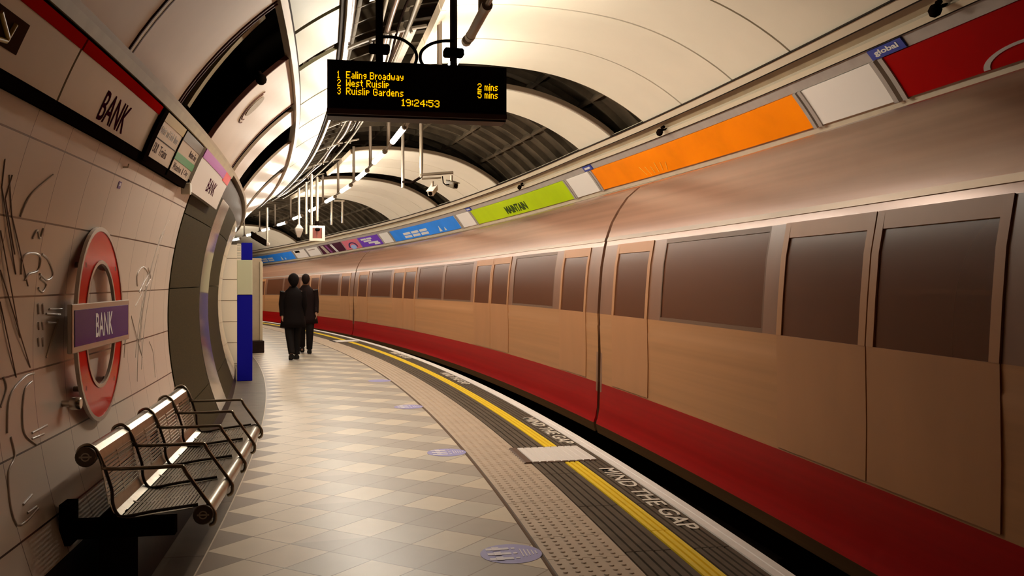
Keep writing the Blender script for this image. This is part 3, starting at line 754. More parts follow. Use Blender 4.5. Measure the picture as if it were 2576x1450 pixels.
# ------------------------------------------------------------------ lamps
lamp_em = mat('lamp_lit', (.9, .9, .9), .3, emit=LAMP_COL, es=LAMP_POWER)
lamp_off = mat('lamp_cover_brown', (.30, .19, .12), .4)
def lamp(lit=True, L=.60):
    r = thing('tube_lamp', '', 'lamp', Matrix.Identity(4), 'row of hanging tube lamps')
    MB().tube([(0, -L, 0), (0, L, 0)], .034, 12).build('tube', lamp_em if lit else lamp_off, r, True)
    ch = MB().tube([(0, -L - .02, 0), (0, -L + .05, 0)], .037, 12).build('end_cap', steel_d, r, True)
    MB().tube([(0, L - .05, 0), (0, L + .02, 0)], .037, 12).build('end_cap', steel_d, r, True)
    MB().tube([(0, L, .0), (0, L + .66, .0)] if lit else [(0, -L - .95, 0), (0, -L, 0)], .018, 8).build('link_rod', steel_d, r, True)
    MB().tube([(0, L + .42, 0), (0, L + .42, .62)] if lit else [(0, -.16, .03), (0, -.16, .60)], .024, 8).build('hanger', mat('hanger_brown', (.25, .19, .14), .4, metal=.4), r, True)
    return r
proto = lamp()
LS = [7.08, 9.0, 10.80, 12.74, 14.68, 16.62, 18.6, 20.75, 23.0, 25.2, 27.4, 29.6, 31.8, 34.0, 36.2]
ords = ['lit tube lamp meeting the right hanger pole of the LED board', 'lit tube lamp hidden largely behind the LED board', 'first whole lit tube lamp below the LED board'] + [f'{w} lit tube lamp below the LED board, counting away' for w in ('second', 'third', 'fourth', 'fifth', 'sixth', 'seventh', 'eighth', 'ninth', 'tenth')] + ['tiny far lamp next before the last ones of the row', 'second to last tiny lamp of the far row', 'very last tiny lamp of the far row']
for k, s in enumerate(LS):
    M = frame(.63 if k else .70, s, 3.3)
    if k == 0:
        proto.location = M.to_translation(); proto.rotation_euler = M.to_euler(); proto['label'] = ords[0]
    else: copy_tree(proto, M, ords[k])
dark = lamp(False, .37); M = frame(.71, 6.02, 3.3)
dark.location = frame(.71, 6.02, 3.3).to_translation(); dark.rotation_euler = M.to_euler()
dark.name = 'tube_lamp'; dark['label'] = 'unlit tube lamp with a brown cover at the top, above the LED board'
# ------------------------------------------------------------------ CCTV, poles, monitor
cm = frame(1.28, 12.92, 3.0)
cc = thing('camera_mount', 'ceiling poles with a cross arm that carries two surveillance cameras', 'camera mount', cm)
mp = mat('mount_bronze', (.22, .17, .12), .35, metal=.5); mw = mat('cam_white', (.60, .50, .42), .4)
MB().tube([(0, 0, 1.0), (0, 0, .25), (0, 0, .05)], [.028, .028, .022], 10).build('front_pole', mp, cc, True)
MB().tube([(-.03, 1.5, 1.0), (-.03, 1.5, .05)], .026, 10).build('rear_pole', mat('pole_pale', (.5, .42, .33), .3, metal=.5), cc, True)
MB().tube([(-.02, 0, .09), (.48, -.02, .14)], .022, 8).tube([(0, 0, .03), (.3, 0, .06)], .014, 8).build('cross_arm', mp, cc, True)
MB().tube([(-.03, 1.5, .15), (.0, .8, .06), (0, 0, .06)], .02, 8).build('link_arm', black_m, cc, True)
def bullet(name, label, P, yaw, pitch, bm, L=.26):
    M = cm @ Matrix.Translation(Vector(P)); o = thing(name, label, 'surveillance camera', M, 'surveillance cameras on the mount')
    Rm = Matrix.Rotation(yaw, 4, 'Z') @ Matrix.Rotation(pitch, 4, 'X')
    f = lambda x, y, z: tuple(Rm @ Vector((x, y, z)))
    MB().rbox((-.045, -L/2, -.045), (.045, L/2, .045), .012, f).build('body', bm, o, True)
    MB().rbox((-.055, -L/2 - .03, .04), (.055, L/2 - .02, .052), .004, f).build('sunshield', bm, o, True)
    MB().tube([(0, -L/2 - .006, 0), (0, -L/2 + .02, 0)], .032, 14, fn=f).build('lens', black_m, o, True)
    MB().tube([(0, .02, .04), (0, .02, .14)], .02, 8).build('bracket', mp, o, True)
bullet('bullet_camera', 'pale surveillance camera pointing down left under the mount', (.17, -.02, -.14), -.5, .45, mw)
bullet('bullet_camera', 'dark surveillance camera at the right end of the mount arm', (.46, -.02, -.04), .25, .25, mat('cam_dark', (.12, .09, .06), .4))
MB().tube([(.32, 0, .08), (.33, -.02, -.02), (.36, -.03, -.05), (.42, -.03, -.04)], .009, 6).build('loose_cable', black_m, cc, True)
mm = frame(.41, 18.95, 2.44)
mo = thing('mirror_monitor', 'square white-framed monitor showing pink, hanging from a pole', 'monitor', mm)
f_ = MB()
for lo, hi in (((-.16, -.04, 0), (.16, .05, .05)), ((-.16, -.04, .27), (.16, .05, .32)), ((-.16, -.04, .05), (-.10, .05, .27)), ((.10, -.04, .05), (.16, .05, .27))): f_.box(lo, hi)
f_.build('white_frame', mat('monitor_frame', (.85, .72, .58), .4), mo, True)
MB().box((-.10, -.01, .05), (.10, .03, .27)).build('screen', mat('monitor_screen', (.10, .03, .02), .3, emit=(.55, .17, .11), es=.55), mo, True)
MB().box((-.10, -.03, .05), (-.085, -.012, .27)).box((-.015, -.02, .05), (.0, -.012, .27)).box((.085, -.03, .05), (.1, -.012, .27)).build('mullion', mat('mull', (.2, .08, .05), .5), mo, True)
MB().rbox((-.05, -.10, .20), (.05, -.03, .27), .02).build('hood_camera', black_m, mo, True)
MB().tube([(0, .0, .32), (0, .0, 1.35)], .03, 8).build('pole', MATS['pole_pale'], mo, True)
MB().rbox((-.04, -.03, .32), (.04, .04, .42), .01).build('clamp', black_m, mo, True)
def drop_pole(label, u, s, z0, z1, m, extra=None, r=.025):
    o = thing('ceiling_pole', label, 'pole', frame(u, s, z0), 'thin poles hanging from the far ceiling')
    MB().tube([(0, 0, 0), (0, 0, z1 - z0)], r, 8).build('pole', m, o, True)
    if extra == 'speaker': MB().loft([[(x*w, y*w*.8, z) for x, y in ((-1,-1),(1,-1),(1,1),(-1,1))] for w, z in ((.03, .0), (.08, .14), (.09, .2), (.02, .3))], False).build('horn', mw, o, True)
    if extra == 'arm': MB().box((-.22, -.02, z1-z0-.04), (.05, .02, z1-z0)).build('arm', m, o, True)
    if extra == 'box': MB().rbox((-.35, -.1, -.1), (-.02, .1, .04), .01, lambda x, y, z: (x, y, z - x * .6)).build('projector', black_m, o, True); 
    if extra == 'box': MB().rbox((-.06, -.06, -.08), (.06, .06, .0), .02).build('clamp', mw, o, True)
pw = mat('pole_white', (.78, .70, .58), .35); pb = mat('pole_brown', (.18, .12, .08), .4)
drop_pole('bright white pole left of the monitor', .26, 19.5, 2.62, 3.75, pw)
drop_pole('second bright white pole touching the monitor side', .23, 18.5, 2.75, 3.8, pw)
drop_pole('white pole ending in a small white horn', .26, 20.6, 2.62, 3.75, pw, 'speaker')
drop_pole('grey pole with a small top arm, right of the monitor', 1.35, 22.3, 3.07, 3.8, MATS['pole_pale'], 'arm')
drop_pole('grey short pole farthest right behind the cameras', 1.83, 23.2, 3.2, 3.8, MATS['pole_pale'], 'arm')
drop_pole('pale pole holding a dark projector box at far left', -.41, 20.9, 2.5, 3.3, pw, 'box')
# spot fittings on the right ledge
for k, (s, lb) in enumerate(((5.0, 'black spotlight on the right ledge above the red poster'), (9.48, 'black spotlight on the right ledge above the orange poster'), (15.0, 'small black spotlight on the right ledge above the green poster'))):
    o = thing('ledge_spotlight', lb, 'spotlight', Matrix.Translation(Vector(tp(43.6, s, .02))) @ Matrix.Rotation(heading(s), 4, 'Z'), 'spotlights along the right ledge')
    MB().tube([(.04, .02, .02), (-.02, 0, 0), (-.05, 0, -.01)], .012, 8).build('stalk', black_m, o, True)
    MB().loft([[(-.06 + .04*math.sin(q)*math.cos(2*PI*k_/10), .05*math.sin(q)*math.sin(2*PI*k_/10), -.03 + .045*math.cos(q)) for k_ in range(10)] for q in (.05, .7, 1.5, 2.3, 3.1)]).build('head', black_m, o, True)
    MB().tube([(-.02, .03, .03), (.02, .06, .05)], .018, 8).build('knob', black_m, o, True)

# ------------------------------------------------------------------ posters on the right wall
def poster(label, s0, s1, m, ph0=33.6, ph1=40.3, off=.0, name='wall_poster', fr=True, arts=()):
    r = thing(name, label, 'poster', frame(3.85, (s0+s1)/2, 2.85), 'posters along the right wall')
    slab(ph0, ph1, s0, s1, off, -.025, 1.2, .3).build('sheet', m, r)
    if fr:
        for a, b in ((s0 - .05, s0), (s1, s1 + .05)): slab(ph0 - .2, ph1 + .1, a, b, off + .012, -.03, 1.2, .2).build('side_frame', grey_m, r)
    return r
def pm(s, ph, off=.004): return lambda x, y, d: tp(ph + math.degrees(y / 3.0), s - x, off + d)
w_art = mat('print_white', (.75, .72, .68), .4)
paper = mat('poster_white', (.88, .82, .75), .35)
r = poster('large red poster with a pale ring arc, at the upper right corner', .9, 5.80, mat('poster_red', (.34, .001, .001), .4, spec=.05))
mb = MB(); cs, cp_ = 4.68, 33.7
mb.shell(lambda a, b: tp(cp_ + b * 6.2 * math.sin(a), cs + b * math.cos(a), .006), lambda a, b: tp(cp_ + b * 6.2 * math.sin(a), cs + b * math.cos(a), -.002), rng(.02, PI - .02, .12), [.31, .365], None, False)
mb.build('ring_print', mat('print_grey', (.45, .40, .36), .4), r)
poster('white blank poster between the red and orange ones', 5.95, 6.90, paper)
orange_m = mat('poster_orange', (1.0, .26, .0), .4, spec=.1, noise=.14, nscale=1.3)
r = poster('long orange poster with pale grass strokes on the right wall', 7.03, 12.2, orange_m)
mb = MB()
for k in range(6):
    s_ = 10.05 + k * .13
    mb.box((-.004, -.06 + .01 * (k % 2), 0), (.004, .05 + .02 * (k % 3), .003), lambda x, y, d, s_=s_, k=k: tp(34.6 + math.degrees((y + .03) / 3), s_ + x + (k - 2.5) * .25 * y, .003 + d))
mb.build('grass_strokes', mat('print_yellow', (.9, .62, .10), .4), r)
poster('white poster between the orange and green ones', 12.33, 13.25, paper)
r = poster('lime green poster with the dark word MAINTAIN', 13.38, 18.58, mat('poster_green', (.46, .62, .003), .4, spec=.1, noise=.08, nscale=1.3))
text_mb('MAINTAIN', 1.15, .17, pm(16.1, 36.3), .002, .03).build('lettering', mat('print_black', (.03, .06, .01), .4), r)
poster('white poster between the green and the nearer blue ones', 18.7, 19.6, paper)
blue_m = mat('poster_blue', (.03, .26, .90), .4, spec=.1, noise=.15, nscale=1.0)
def blue_art(r, s0, s1):
    mb = MB(); L = s1 - s0
    for k in range(3):
        for q in range(2):
            a = s1 - L * (.18 + .13 * k)
            mb.box((0, 0, 0), (.11 * L, .07, .003), lambda x, y, d, a=a, q=q: tp(34.5 + 1.9 * q * 1. + math.degrees(y / 3), a - x, .003 + d))
    mb.build('lettering', w_art, r)
    t = MB(); a = s0 + L * .27
    t.add([tp(34.3, a + .14, .004), tp(37.4, a + .02, .004), tp(34.3, a - .06, .004), tp(34.3, a + .14, .001), tp(37.4, a + .02, .001), tp(34.3, a - .06, .001)], [[0, 2, 1], [3, 4, 5], [0, 1, 4, 3], [1, 2, 5, 4], [2, 0, 3, 5]])
    a -= .35
    t.add([tp(34.3, a + .1, .004), tp(36.2, a + .02, .004), tp(34.3, a - .06, .004), tp(34.3, a + .1, .001), tp(36.2, a + .02, .001), tp(34.3, a - .06, .001)], [[0, 2, 1], [3, 4, 5], [0, 1, 4, 3], [1, 2, 5, 4], [2, 0, 3, 5]])
    t.build('sail_print', w_art, r)
blue_art(poster('blue poster with white blocks of text, next to the green poster side', 19.75, 25.05, blue_m), 19.75, 25.05)
poster('white poster between the nearer blue and the purple ones', 25.2, 26.05, paper)
r = poster('purple poster with stacked white words', 26.15, 28.15, mat('poster_purple', (.17, .05, .50), .35, spec=.1))
mb = MB()
for k, (x, y, w) in enumerate(((.1, 3.9, .5), (.65, 3.9, .45), (.25, 2.4, .7), (.6, .9, .9), (1.1, -.2, .5))):
    mb.box((0, 0, 0), (w, .06, .003), lambda a, b, d, x=x, y=y: tp(34.4 + y + math.degrees(b / 3), 28.0 - x - a, .003 + d))
mb.build('lettering', w_art, r)
r = poster('pink poster with a dark ring and blue spot', 28.2, 29.75, mat('poster_pink', (.72, .16, .22), .35), fr=False)
mb = MB().shell(lambda a, b: tp(35.3 + b * 3.2 * math.sin(a), 28.95 + b * .42 * math.cos(a), .005), lambda a, b: tp(35.3 + b * 3.2 * math.sin(a), 28.95 + b * .42 * math.cos(a), -.002), rng(-.2, PI + .2, .2), [.75, 1.0], None, False); mb.build('ring_print', mat('print_navy', (.03, .03, .12), .4), r)
MB().shell(lambda a, b: tp(34.9 + b * 1.6 * math.sin(a), 28.95 + b * .26 * math.cos(a), .004), lambda a, b: tp(34.9 + b * 1.6 * math.sin(a), 28.95 + b * .26 * math.cos(a), -.002), rng(0, 2*PI, .3), [.01, 1.0], None, False).build('spot_print', mat('print_sky', (.35, .5, .8), .4), r)
r = poster('dark maroon poster crossed by slanted pale bottles', 29.8, 32.2, mat('poster_maroon', (.06, .008, .03), .35))
for nm, x, w, mm_ in (('pale_bottle', 31.0, .22, w_art), ('violet_bottle', 31.55, .2, mat('print_violet', (.25, .05, .22), .4)), ('cream_bottle', 32.0, .3, mat('print_cream', (.5, .42, .33), .4))):
    MB().box((0, 0, 0), (w, .33, .003), lambda a, b, d, x=x: tp(33.8 + math.degrees(b / 3), x - a + (b - .16) * .6 - .1, .003 + d)).build(nm, mm_, r)
r = poster('white poster with faint small print near the far end', 32.35, 33.6, paper)
MB().box((0, 0, 0), (.7, .03, .003), lambda a, b, d: tp(38.5 + math.degrees(b / 3), 33.4 - a, .003 + d)).build('small_print', mat('print_faint', (.35, .25, .2), .5), r)
r = poster('cream poster with a small black label near the far end', 33.75, 35.0, paper)
MB().box((0, 0, 0), (.5, .09, .003), lambda a, b, d: tp(38.2 + math.degrees(b / 3), 34.85 - a, .003 + d)).build('black_label', black_m, r)
blue_art(poster('farthest blue poster with white blocks of text', 35.15, 40.5, blue_m), 35.15, 40.5)
gm = mat('plate_blue', (.01, .035, .30), .35)
def plate(label, s0, s1, body=None):
    r = thing('owner_plate', label, 'plate', frame(3.7, (s0+s1)/2, 3.12), 'small blue plates above the posters')
    slab(40.5, 42.1, s0, s1, .006, -.01, .8, .2).build('plate', gm, r)
    if body: text_mb(body, (s1-s0)*.7, .055, pm((s0+s1)/2, 41.3, .007), .002, .03).build('lettering', w_art, r)
    else: slab(41.0, 41.6, s0 + .05, s1 - .05, .008, .0, .5, .2).build('lettering', w_art, r)
plate('blue plate reading global above the gap beside the red poster', 5.52, 5.90, 'global')
plate('small blue plate at the far upper corner of the orange poster', 12.1, 12.4)
plate('tiny blue plate at the far upper corner of the green poster', 18.45, 18.75)

# ------------------------------------------------------------------ train
tr_cream = mat('train_cream', (.40, .185, .075), .42, spec=.3, noise=.10, nscale=1.0, stretch=(.15, 14, 1))
tr_red = mat('train_red', (.30, .003, .003), .4, spec=.08, noise=.15, nscale=1.0, stretch=(.15, 18, 1))
tr_sole = mat('train_sole', (.10, .05, .02), .5, noise=.2, nscale=1, stretch=(.2, 20, 1))
tr_roof = mat('train_roof', (.36, .185, .12), .27, noise=.16, nscale=1.0, metal=.15, stretch=(.12, 10, 1))
tr_pillar = mat('train_pillar', (.20, .085, .045), .35, noise=.15, nscale=1, stretch=(3, 1, 1))
tr_door = mat('train_door', (.40, .18, .075), .42, spec=.3, noise=.06, nscale=1, stretch=(3, 1, 1))
tr_glass = bpy.data.materials.new('train_glass'); tr_glass.use_nodes = True
nt = tr_glass.node_tree; bs = nt.nodes['Principled BSDF']; bs.inputs['Base Color'].default_value = (.17, .062, .03, 1); bs.inputs['Roughness'].default_value = .28; bs.inputs['Specular IOR Level'].default_value = .3
tn = node(nt, 'ShaderNodeBsdfTransparent'); tn.inputs[0].default_value = (.80, .62, .48, 1); mxs = node(nt, 'ShaderNodeMixShader'); mxs.inputs[0].default_value = .62
nt.links.new(tn.outputs[0], mxs.inputs[1]); nt.links.new(bs.outputs[0], mxs.inputs[2]); nt.links.new(mxs.outputs[0], nt.nodes['Material Output'].inputs[0])
PL = [(2.58, -.06), (2.60, .0), (2.62, .10), (2.63, .38)]
PM_ = [(2.63, .38), (2.635, .7), (2.63, .9), (2.625, 1.0), (2.63, 1.02), (2.625, 1.14)]
PWN = [(2.625, 1.14), (2.64, 1.4), (2.66, 1.65), (2.70, 1.88)]
PRF = [(2.70, 1.88), (2.73, 2.00), (2.78, 2.14), (2.86, 2.28), (2.96, 2.42), (3.10, 2.54), (3.35, 2.63), (3.9, 2.67), (4.35, 2.62), (4.75, 2.45), (5.0, 2.2), (5.1, 1.8)]
def band(prof, s0, s1, th=.04, mb=None, smooth=True, out=0.0):
    mb = mb or MB(); n = len(prof); cs_ = (3.9, 1.0)
    def q(b, d):
        u, z = prof[b]; v = Vector((cs_[0] - u, cs_[1] - z)); v.normalize(); return (u + v.x * d, z + v.y * d * .6)
    return mb.shell(lambda a, b: pt(*_us(q(b, -out), a)), lambda a, b: pt(*_us(q(b, th), a)), rng(s0, s1, .5), list(range(n)), lambda a, b: (a, prof[b][1]), smooth)
def _us(uz, s): return (uz[0], s, uz[1])
def carriage(k, a, b, label):
    r = thing('train_carriage', label, 'train', frame(3.9, (a+b)/2, -1.0), 'carriages of the train')
    band(PL, a, b).build('lower_skirt', tr_red, r)
    band([(2.60, -.16), (2.58, -.06)], a, b).build('sole_bar', tr_sole, r)
    band(PM_, a, b).build('side_panel', tr_cream, r)
    band(PRF, a, b, .05).build('roof', tr_roof, r)
    band([(2.715, 1.93), (2.73, 1.97)], a, b, .02, out=.012).build('gutter_strip', mat('gutter', (.62, .50, .42), .25, metal=.5), r)
    # far side, floor, ends, underframe
    MB().shell(lambda x, y: pt(5.06, x, y), lambda x, y: pt(5.12, x, y), rng(a, b, .8), [-.1, 1.0, 1.85], None, False).build('far_side', mat('train_inner', (.32, .22, .15), .5), r)
    MB().shell(lambda x, y: pt(y, x, .04), lambda x, y: pt(y, x, -.08), rng(a, b, .8), [2.64, 3.9, 5.06], None, False).build('car_floor', mat('car_floor', (.08, .05, .04), .6), r)
    MB().shell(lambda x, y: pt(y, x, -.12), lambda x, y: pt(y, x, -.75), rng(a + .3, b - .3, .8), [2.9, 4.8], None, False).build('underframe', black_m, r)
    for e0, e1 in ((a, a + .05), (b - .05, b)):
        e = MB(); pr = [(2.62, -.06), (2.64, 1.0), (2.70, 1.88), (2.86, 2.26), (3.3, 2.54), (4.35, 2.54), (4.9, 2.25), (5.1, 1.85), (5.1, -.06)]
        e.loft([[pt(u, s, z) for u, z in pr] for s in (e0, e1)], False).build('end_wall', tr_pillar, r)
    # window band: doors, windows, pillars
    pat = [('p', .30), ('d', .78), ('p', .22), ('w', 1.5), ('p', .16), ('dd', 1.60), ('p', .16), ('w', 1.5), ('p', .12), ('w', 1.5), ('p', .16), ('dd', 1.60), ('p', .16), ('w', 1.5), ('p', .22), ('d', .78), ('p', .30)]
    tot = sum(x[1] for x in pat); sc_ = (b - a) / tot; s = a
    for kd, L in pat:
        e = s + L * sc_
        if kd == 'p': band(PWN, s, e, .04).build('window_pillar', tr_pillar, r)
        elif kd == 'w':
            w = MB(); band([PWN[0], (2.627, 1.17)], s, e, .045, w); band([(2.693, 1.84), PWN[3]], s, e, .045, w)
            for q in (s, e - .02): band(PWN, q, q + .02, .045, w)
            fr_ = w.build('window_frame', mat('win_frame', (.16, .09, .06), .35), r)
            band(PWN, s + .02, e - .02, .008, out=-.01).build('window_glass', tr_glass, fr_)
        else:
            n = 2 if kd == 'dd' else 1; w_ = (e - s) / n
            for q in range(n):
                x0, x1 = s + q * w_, s + (q + 1) * w_
                d = MB(); pp = [(2.63, .40), (2.635, .7), (2.628, 1.14)]
                band(pp, x0 + .006, x1 - .006, .03, d, out=.010)
                for y0, y1 in ((x0 + .006, x0 + .07), (x1 - .07, x1 - .006)): band(PWN, y0, y1, .04, d, out=.010)
                band([(2.685, 1.78), (2.70, 1.88)], x0 + .006, x1 - .006, .04, d, out=.010)
                do = d.build('door', tr_door, r)
                band(PWN[:3] + [(2.685, 1.78)], x0 + .07, x1 - .07, .008, out=.0).build('door_glass', tr_glass, do)
        s = e
    # interior
    it = MB(); it.tube([pt(3.0, x, 1.44) for x in rng(a + .3, b - .3, .8)], .016, 6)
    it.build('grab_rail', mat('rail_yellow_glow', (.55, .42, .20), .4, emit=(1, .7, .4), es=.05), r)  # faint glow put into the rail colour, shared by the grab poles
    n = 0; s = a + 1.6
    while s < b - 1.4:
        for dx in (0, .0):
            pass
        MB().tube([pt(3.25, s, .04), pt(3.25, s, 2.1)], .017, 6).build('grab_pole', MATS['rail_yellow_glow'], r)
        s += 2.05
    for u0 in (2.68, 4.62):
        s = a + 2.0
        while s < b - 2.5:
            se = MB(); se.box((u0, s, .40), (u0 + .40, s + 1.6, .52), pt)
            x0 = u0 if u0 < 3 else u0 + .32
            se.box((x0, s, .52), (x0 + .08, s + 1.6, 1.06), pt)
            se.build('seat_row', mat('seat_red', (.16, .03, .03), .7), r); s += 4.2
    cl = MB().shell(lambda x, y: pt(y, x, 2.2), lambda x, y: pt(y, x, 2.26), rng(a + .2, b - .2, .8), [3.1, 3.9, 4.7], None, False)
    cl.build('car_ceiling', mat('car_ceiling', (.5, .36, .24), .5), r)
    lt = MB()
    for u0 in (3.25, 4.5): lt.shell(lambda x, y: pt(y, x, 2.185), lambda x, y: pt(y, x, 2.198), rng(a + .4, b - .4, .8), [u0, u0 + .06], None, False)
    lt.build('car_light', mat('car_light', (.8, .7, .5), .5, emit=(1, .70, .42), es=1.2), r)
    for q in (a + 2.2, b - 2.2):
        bo = MB().box((2.85, q - 1.1, -.75), (2.95, q + 1.1, -.5), pt).build('bogie_frame', mat('bogie', (.04, .03, .025), .6), r)
        for w in (-.75, .75):
            for u0 in (2.96, 4.4): MB().tube([pt(u0, q + w, -.70), pt(u0 + .12, q + w, -.70)], .33, 18).build('wheel', MATS['bogie'], bo)
    return r
carriage(0, -6.6, 9.10, 'nearest cream and red train carriage filling the right side')
carriage(1, 9.18, 25.04, 'second train carriage, in the middle of the curve')
carriage(2, 25.12, 40.9, 'farthest train carriage, behind the walking people')

# ------------------------------------------------------------------ people
def person(label, u, s, H_, yaw, stride, palette, hooded, bag):
    M = frame(u, s, 0) @ Matrix.Rotation(yaw, 4, 'Z')
    r = thing('person', label, 'person', M)
    k = H_ / 1.7
    J = {'pelvis': (0, 0, .93), 'waist': (0, 0, 1.08), 'chest': (0, .01, 1.28), 'neck0': (0, .0, 1.42), 'neck': (0, .01, 1.49), 'head': (0, .015, 1.56), 'head2': (0, .02, 1.63), 'crown': (0, .01, 1.69),
         'sl': (-.17, 0, 1.39), 'el': (-.215, .04*stride, 1.13), 'wl': (-.225, -.12*stride, .90), 'hl': (-.225, -.15*stride, .84),
         'sr': (.17, 0, 1.39), 'er': (.215, -.06*stride, 1.13), 'wr': (.225, .05*stride, .90), 'hr': (.225, .09*stride, .84),
         'hipl': (-.09, 0, .88), 'kl': (-.09, -.16*stride, .50), 'al': (-.08, -.05*stride, .10), 'tl': (-.085, -.19*stride - .08, .035),
         'hipr': (.09, 0, .88), 'kr': (.09, .12*stride, .49), 'ar': (.08, .34*stride, .14), 'tr': (.085, .27*stride, .04)}
    Rr = {'pelvis': .13, 'waist': .12, 'chest': .135, 'neck0': .065, 'neck': .052, 'head': .075, 'head2': .088, 'crown': .06, 'sl': .04, 'el': .042, 'wl': .028, 'hl': .032, 'sr': .04, 'er': .042, 'wr': .028, 'hr': .032,
          'hipl': .09, 'kl': .058, 'al': .038, 'tl': .035, 'hipr': .09, 'kr': .058, 'ar': .038, 'tr': .035}
    names = list(J); E_ = [('pelvis','waist'),('waist','chest'),('chest','neck0'),('neck0','neck'),('neck','head'),('head','head2'),('head2','crown'),('chest','sl'),('sl','el'),('el','wl'),('wl','hl'),('chest','sr'),('sr','er'),('er','wr'),('wr','hr'),
        ('pelvis','hipl'),('hipl','kl'),('kl','al'),('al','tl'),('pelvis','hipr'),('hipr','kr'),('kr','ar'),('ar','tr')]
    me = bpy.data.meshes.new('body')
    V = [Vector(J[n]) * k for n in names]; ee = [(names.index(a_), names.index(b_)) for a_, b_ in E_]
    rad = [Rr[n] * k for n in names]
    for sd, hn in ((-1, 'hl'), (1, 'hr')):
        base = Vector(J[hn]) * k; hi = names.index(hn)
        for f in range(5):
            off = Vector((sd * .008, (f - 1.5) * .018, -.01)) if f < 4 else Vector((-sd * .005, -.035, .03))
            L = (.075, .085, .08, .062, .05)[f]
            p1 = base + off * k; p2 = p1 + Vector((-sd * .008, -.006 if f < 4 else -.02, -L * .55)) * k; p3 = p2 + Vector((-sd * .015, -.006, -L * .4)) * k
            n0 = len(V); V += [p1, p2, p3]; rad += [.0095 * k, .0085 * k, .007 * k]; ee += [(hi, n0), (n0, n0 + 1), (n0 + 1, n0 + 2)]
    me.from_pydata([tuple(v) for v in V], ee, [])
    sk = me.skin_vertices[0] if me.skin_vertices else None
    o = bpy.data.objects.new('body', me); sc.collection.objects.link(o); o.parent = r; INV[o] = INV[r]
    o.modifiers.new('skin', 'SKIN'); o.modifiers.new('sub', 'SUBSURF').levels = 1; o.modifiers['sub'].render_levels = 2
    for i, d in enumerate(me.skin_vertices[0].data):
        d.radius = (rad[i], rad[i] * (.8 if i < 3 else 1)); d.use_root = (i == 0)
    me.materials.append(mat('skin', (.30, .16, .10), .5))
    def ell(c, rx, ry, n=20): return [(c[0]*k + rx*k*math.cos(2*PI*q/n), c[1]*k + ry*k*math.sin(2*PI*q/n), c[2]*k) for q in range(n)]
    coat = MB().loft([ell(c, a_, b_) for c, a_, b_ in (((0, .01, .66), .27, .20), ((0, .01, .78), .25, .19), ((0, 0, .95), .215, .165), ((0, 0, 1.1), .19, .15), ((0, .01, 1.28), .205, .155), ((0, .01, 1.38), .195, .13), ((0, .01, 1.44), .12, .10), ((0, .01, 1.50), .075, .075))])
    for sd in (('sl', 'el', 'wl'), ('sr', 'er', 'wr')):
        coat.tube([tuple(Vector(J[n]) * k) for n in sd], [.098*k, .070*k, .052*k], 12)
    coat.build('coat', palette[0], r, True)
    tr_ = MB()
    for L in (('hipl', 'kl', 'al'), ('hipr', 'kr', 'ar')): tr_.tube([tuple(Vector(J[n]) * k) for n in L], [.115*k, .082*k, .062*k], 12)
    tr_.build('trousers', palette[1], r, True)
    for a_, t_ in (('al', 'tl'), ('ar', 'tr')):
        A_, T_ = Vector(J[a_]) * k, Vector(J[t_]) * k; d = (T_ - A_); hd = Vector((0, A_.y + .05, max(A_.z - .055, .02)))
        MB().loft([[ (A_.x + x * w, y_, max(0, z_ + zz)) for x, zz in ((-.045, -.03), (.045, -.03), (.045, .02), (.02, h), (-.02, h), (-.045, .02))] for y_, z_, w, h in ((A_.y + .06, A_.z - .05, .8, .05), (A_.y - .02, A_.z - .055, 1., .06), ((A_.y + T_.y)/2 - .02, (A_.z + T_.z)/2 - .02, 1.05, .03), (T_.y - .04, T_.z - .005, .7, .01))], False).build('shoe', palette[2], r, True)
    hc = Vector(J['head2']) * k
    hair = MB(); rings = []
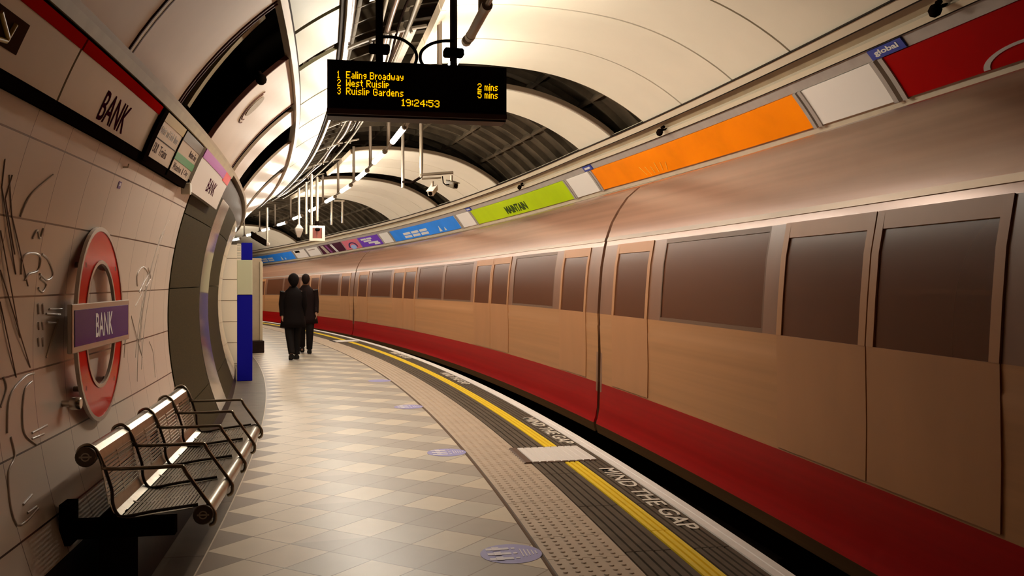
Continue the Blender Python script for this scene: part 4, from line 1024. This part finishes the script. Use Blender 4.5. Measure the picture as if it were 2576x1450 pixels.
    for q in (.05, .4, .8, 1.2, 1.6, 2.0, 2.35):
        rr = math.sin(q); drop_ = .0
        ring_ = []
        for t in range(16):
            an = 2*PI*t/16; back = .5 + .5 * math.sin(an)
            zz = math.cos(q) if math.cos(q) > 0 else math.cos(q) * (1.6 * back + .15)
            ring_.append((hc.x + (.090 + .022*hooded) * k * rr * math.cos(an), hc.y + .012 + (.104 + .02*hooded) * k * rr * math.sin(an), hc.z + .015 + (.105 + .02*hooded) * k * zz))
        rings.append(ring_)
    hair.loft(rings[::-1]).build('hood' if hooded else 'hair', palette[0] if hooded else mat('hair_dark', (.012, .006, .005), .7), r, True)
    fc = MB(); fy = hc.y - .088 * k
    for ex in (-.032, .032): fc.loft([[(ex*k + .011*math.sin(q)*math.cos(2*PI*t/8), fy + .006 - .006*math.cos(q)*0, hc.z + .008*math.sin(q)*math.sin(2*PI*t/8)) for t in range(8)] for q in (.3, 1.57)], False)
    fc.build('eyes', black_m, r, True)
    MB().loft([[(x*k, fy - y*k, hc.z + z*k) for x, y, z in pr] for pr in ([(-.008, .0, -.005), (.008, 0, -.005), (0, .006, .0)], [(-.014, .0, -.035), (.014, 0, -.035), (0, .022, -.03)])], False).build('nose', mat('skin', (.30, .16, .10), .5), r, True)
    MB().rbox((-.022*k, fy - .003, hc.z - .062*k), (.022*k, fy + .012, hc.z - .052*k), .003).build('mouth', mat('lips', (.25, .06, .05), .5), r, True)
    for ex in (-1, 1): MB().rbox((ex*.086*k - .008, hc.y - .015, hc.z - .03*k), (ex*.086*k + .008, hc.y + .015, hc.z + .025*k), .006).build('ear', mat('skin', (.30, .16, .10), .5), r, True)
    return r
blk = mat('coat_black', (.005, .003, .003), .8); blk2 = mat('trouser_black', (.008, .006, .006), .7); shoe = mat('shoe_black', (.012, .01, .01), .5)
person('person in a black hooded coat walking on the platform, nearer of the two', -.27, 17.25, 1.58, PI + .1, .7, (blk, blk2, shoe, mat('bag_maroon', (.10, .01, .01), .6)), 1, 'dark red shoulder bag carried by the nearer walking person')
person('person in a dark coat walking close behind on the right', .12, 18.55, 1.60, PI - .15, -.8, (mat('coat_dark', (.010, .005, .005), .8), blk2, shoe, mat('bag_brown', (.10, .035, .02), .6)), 0, None)
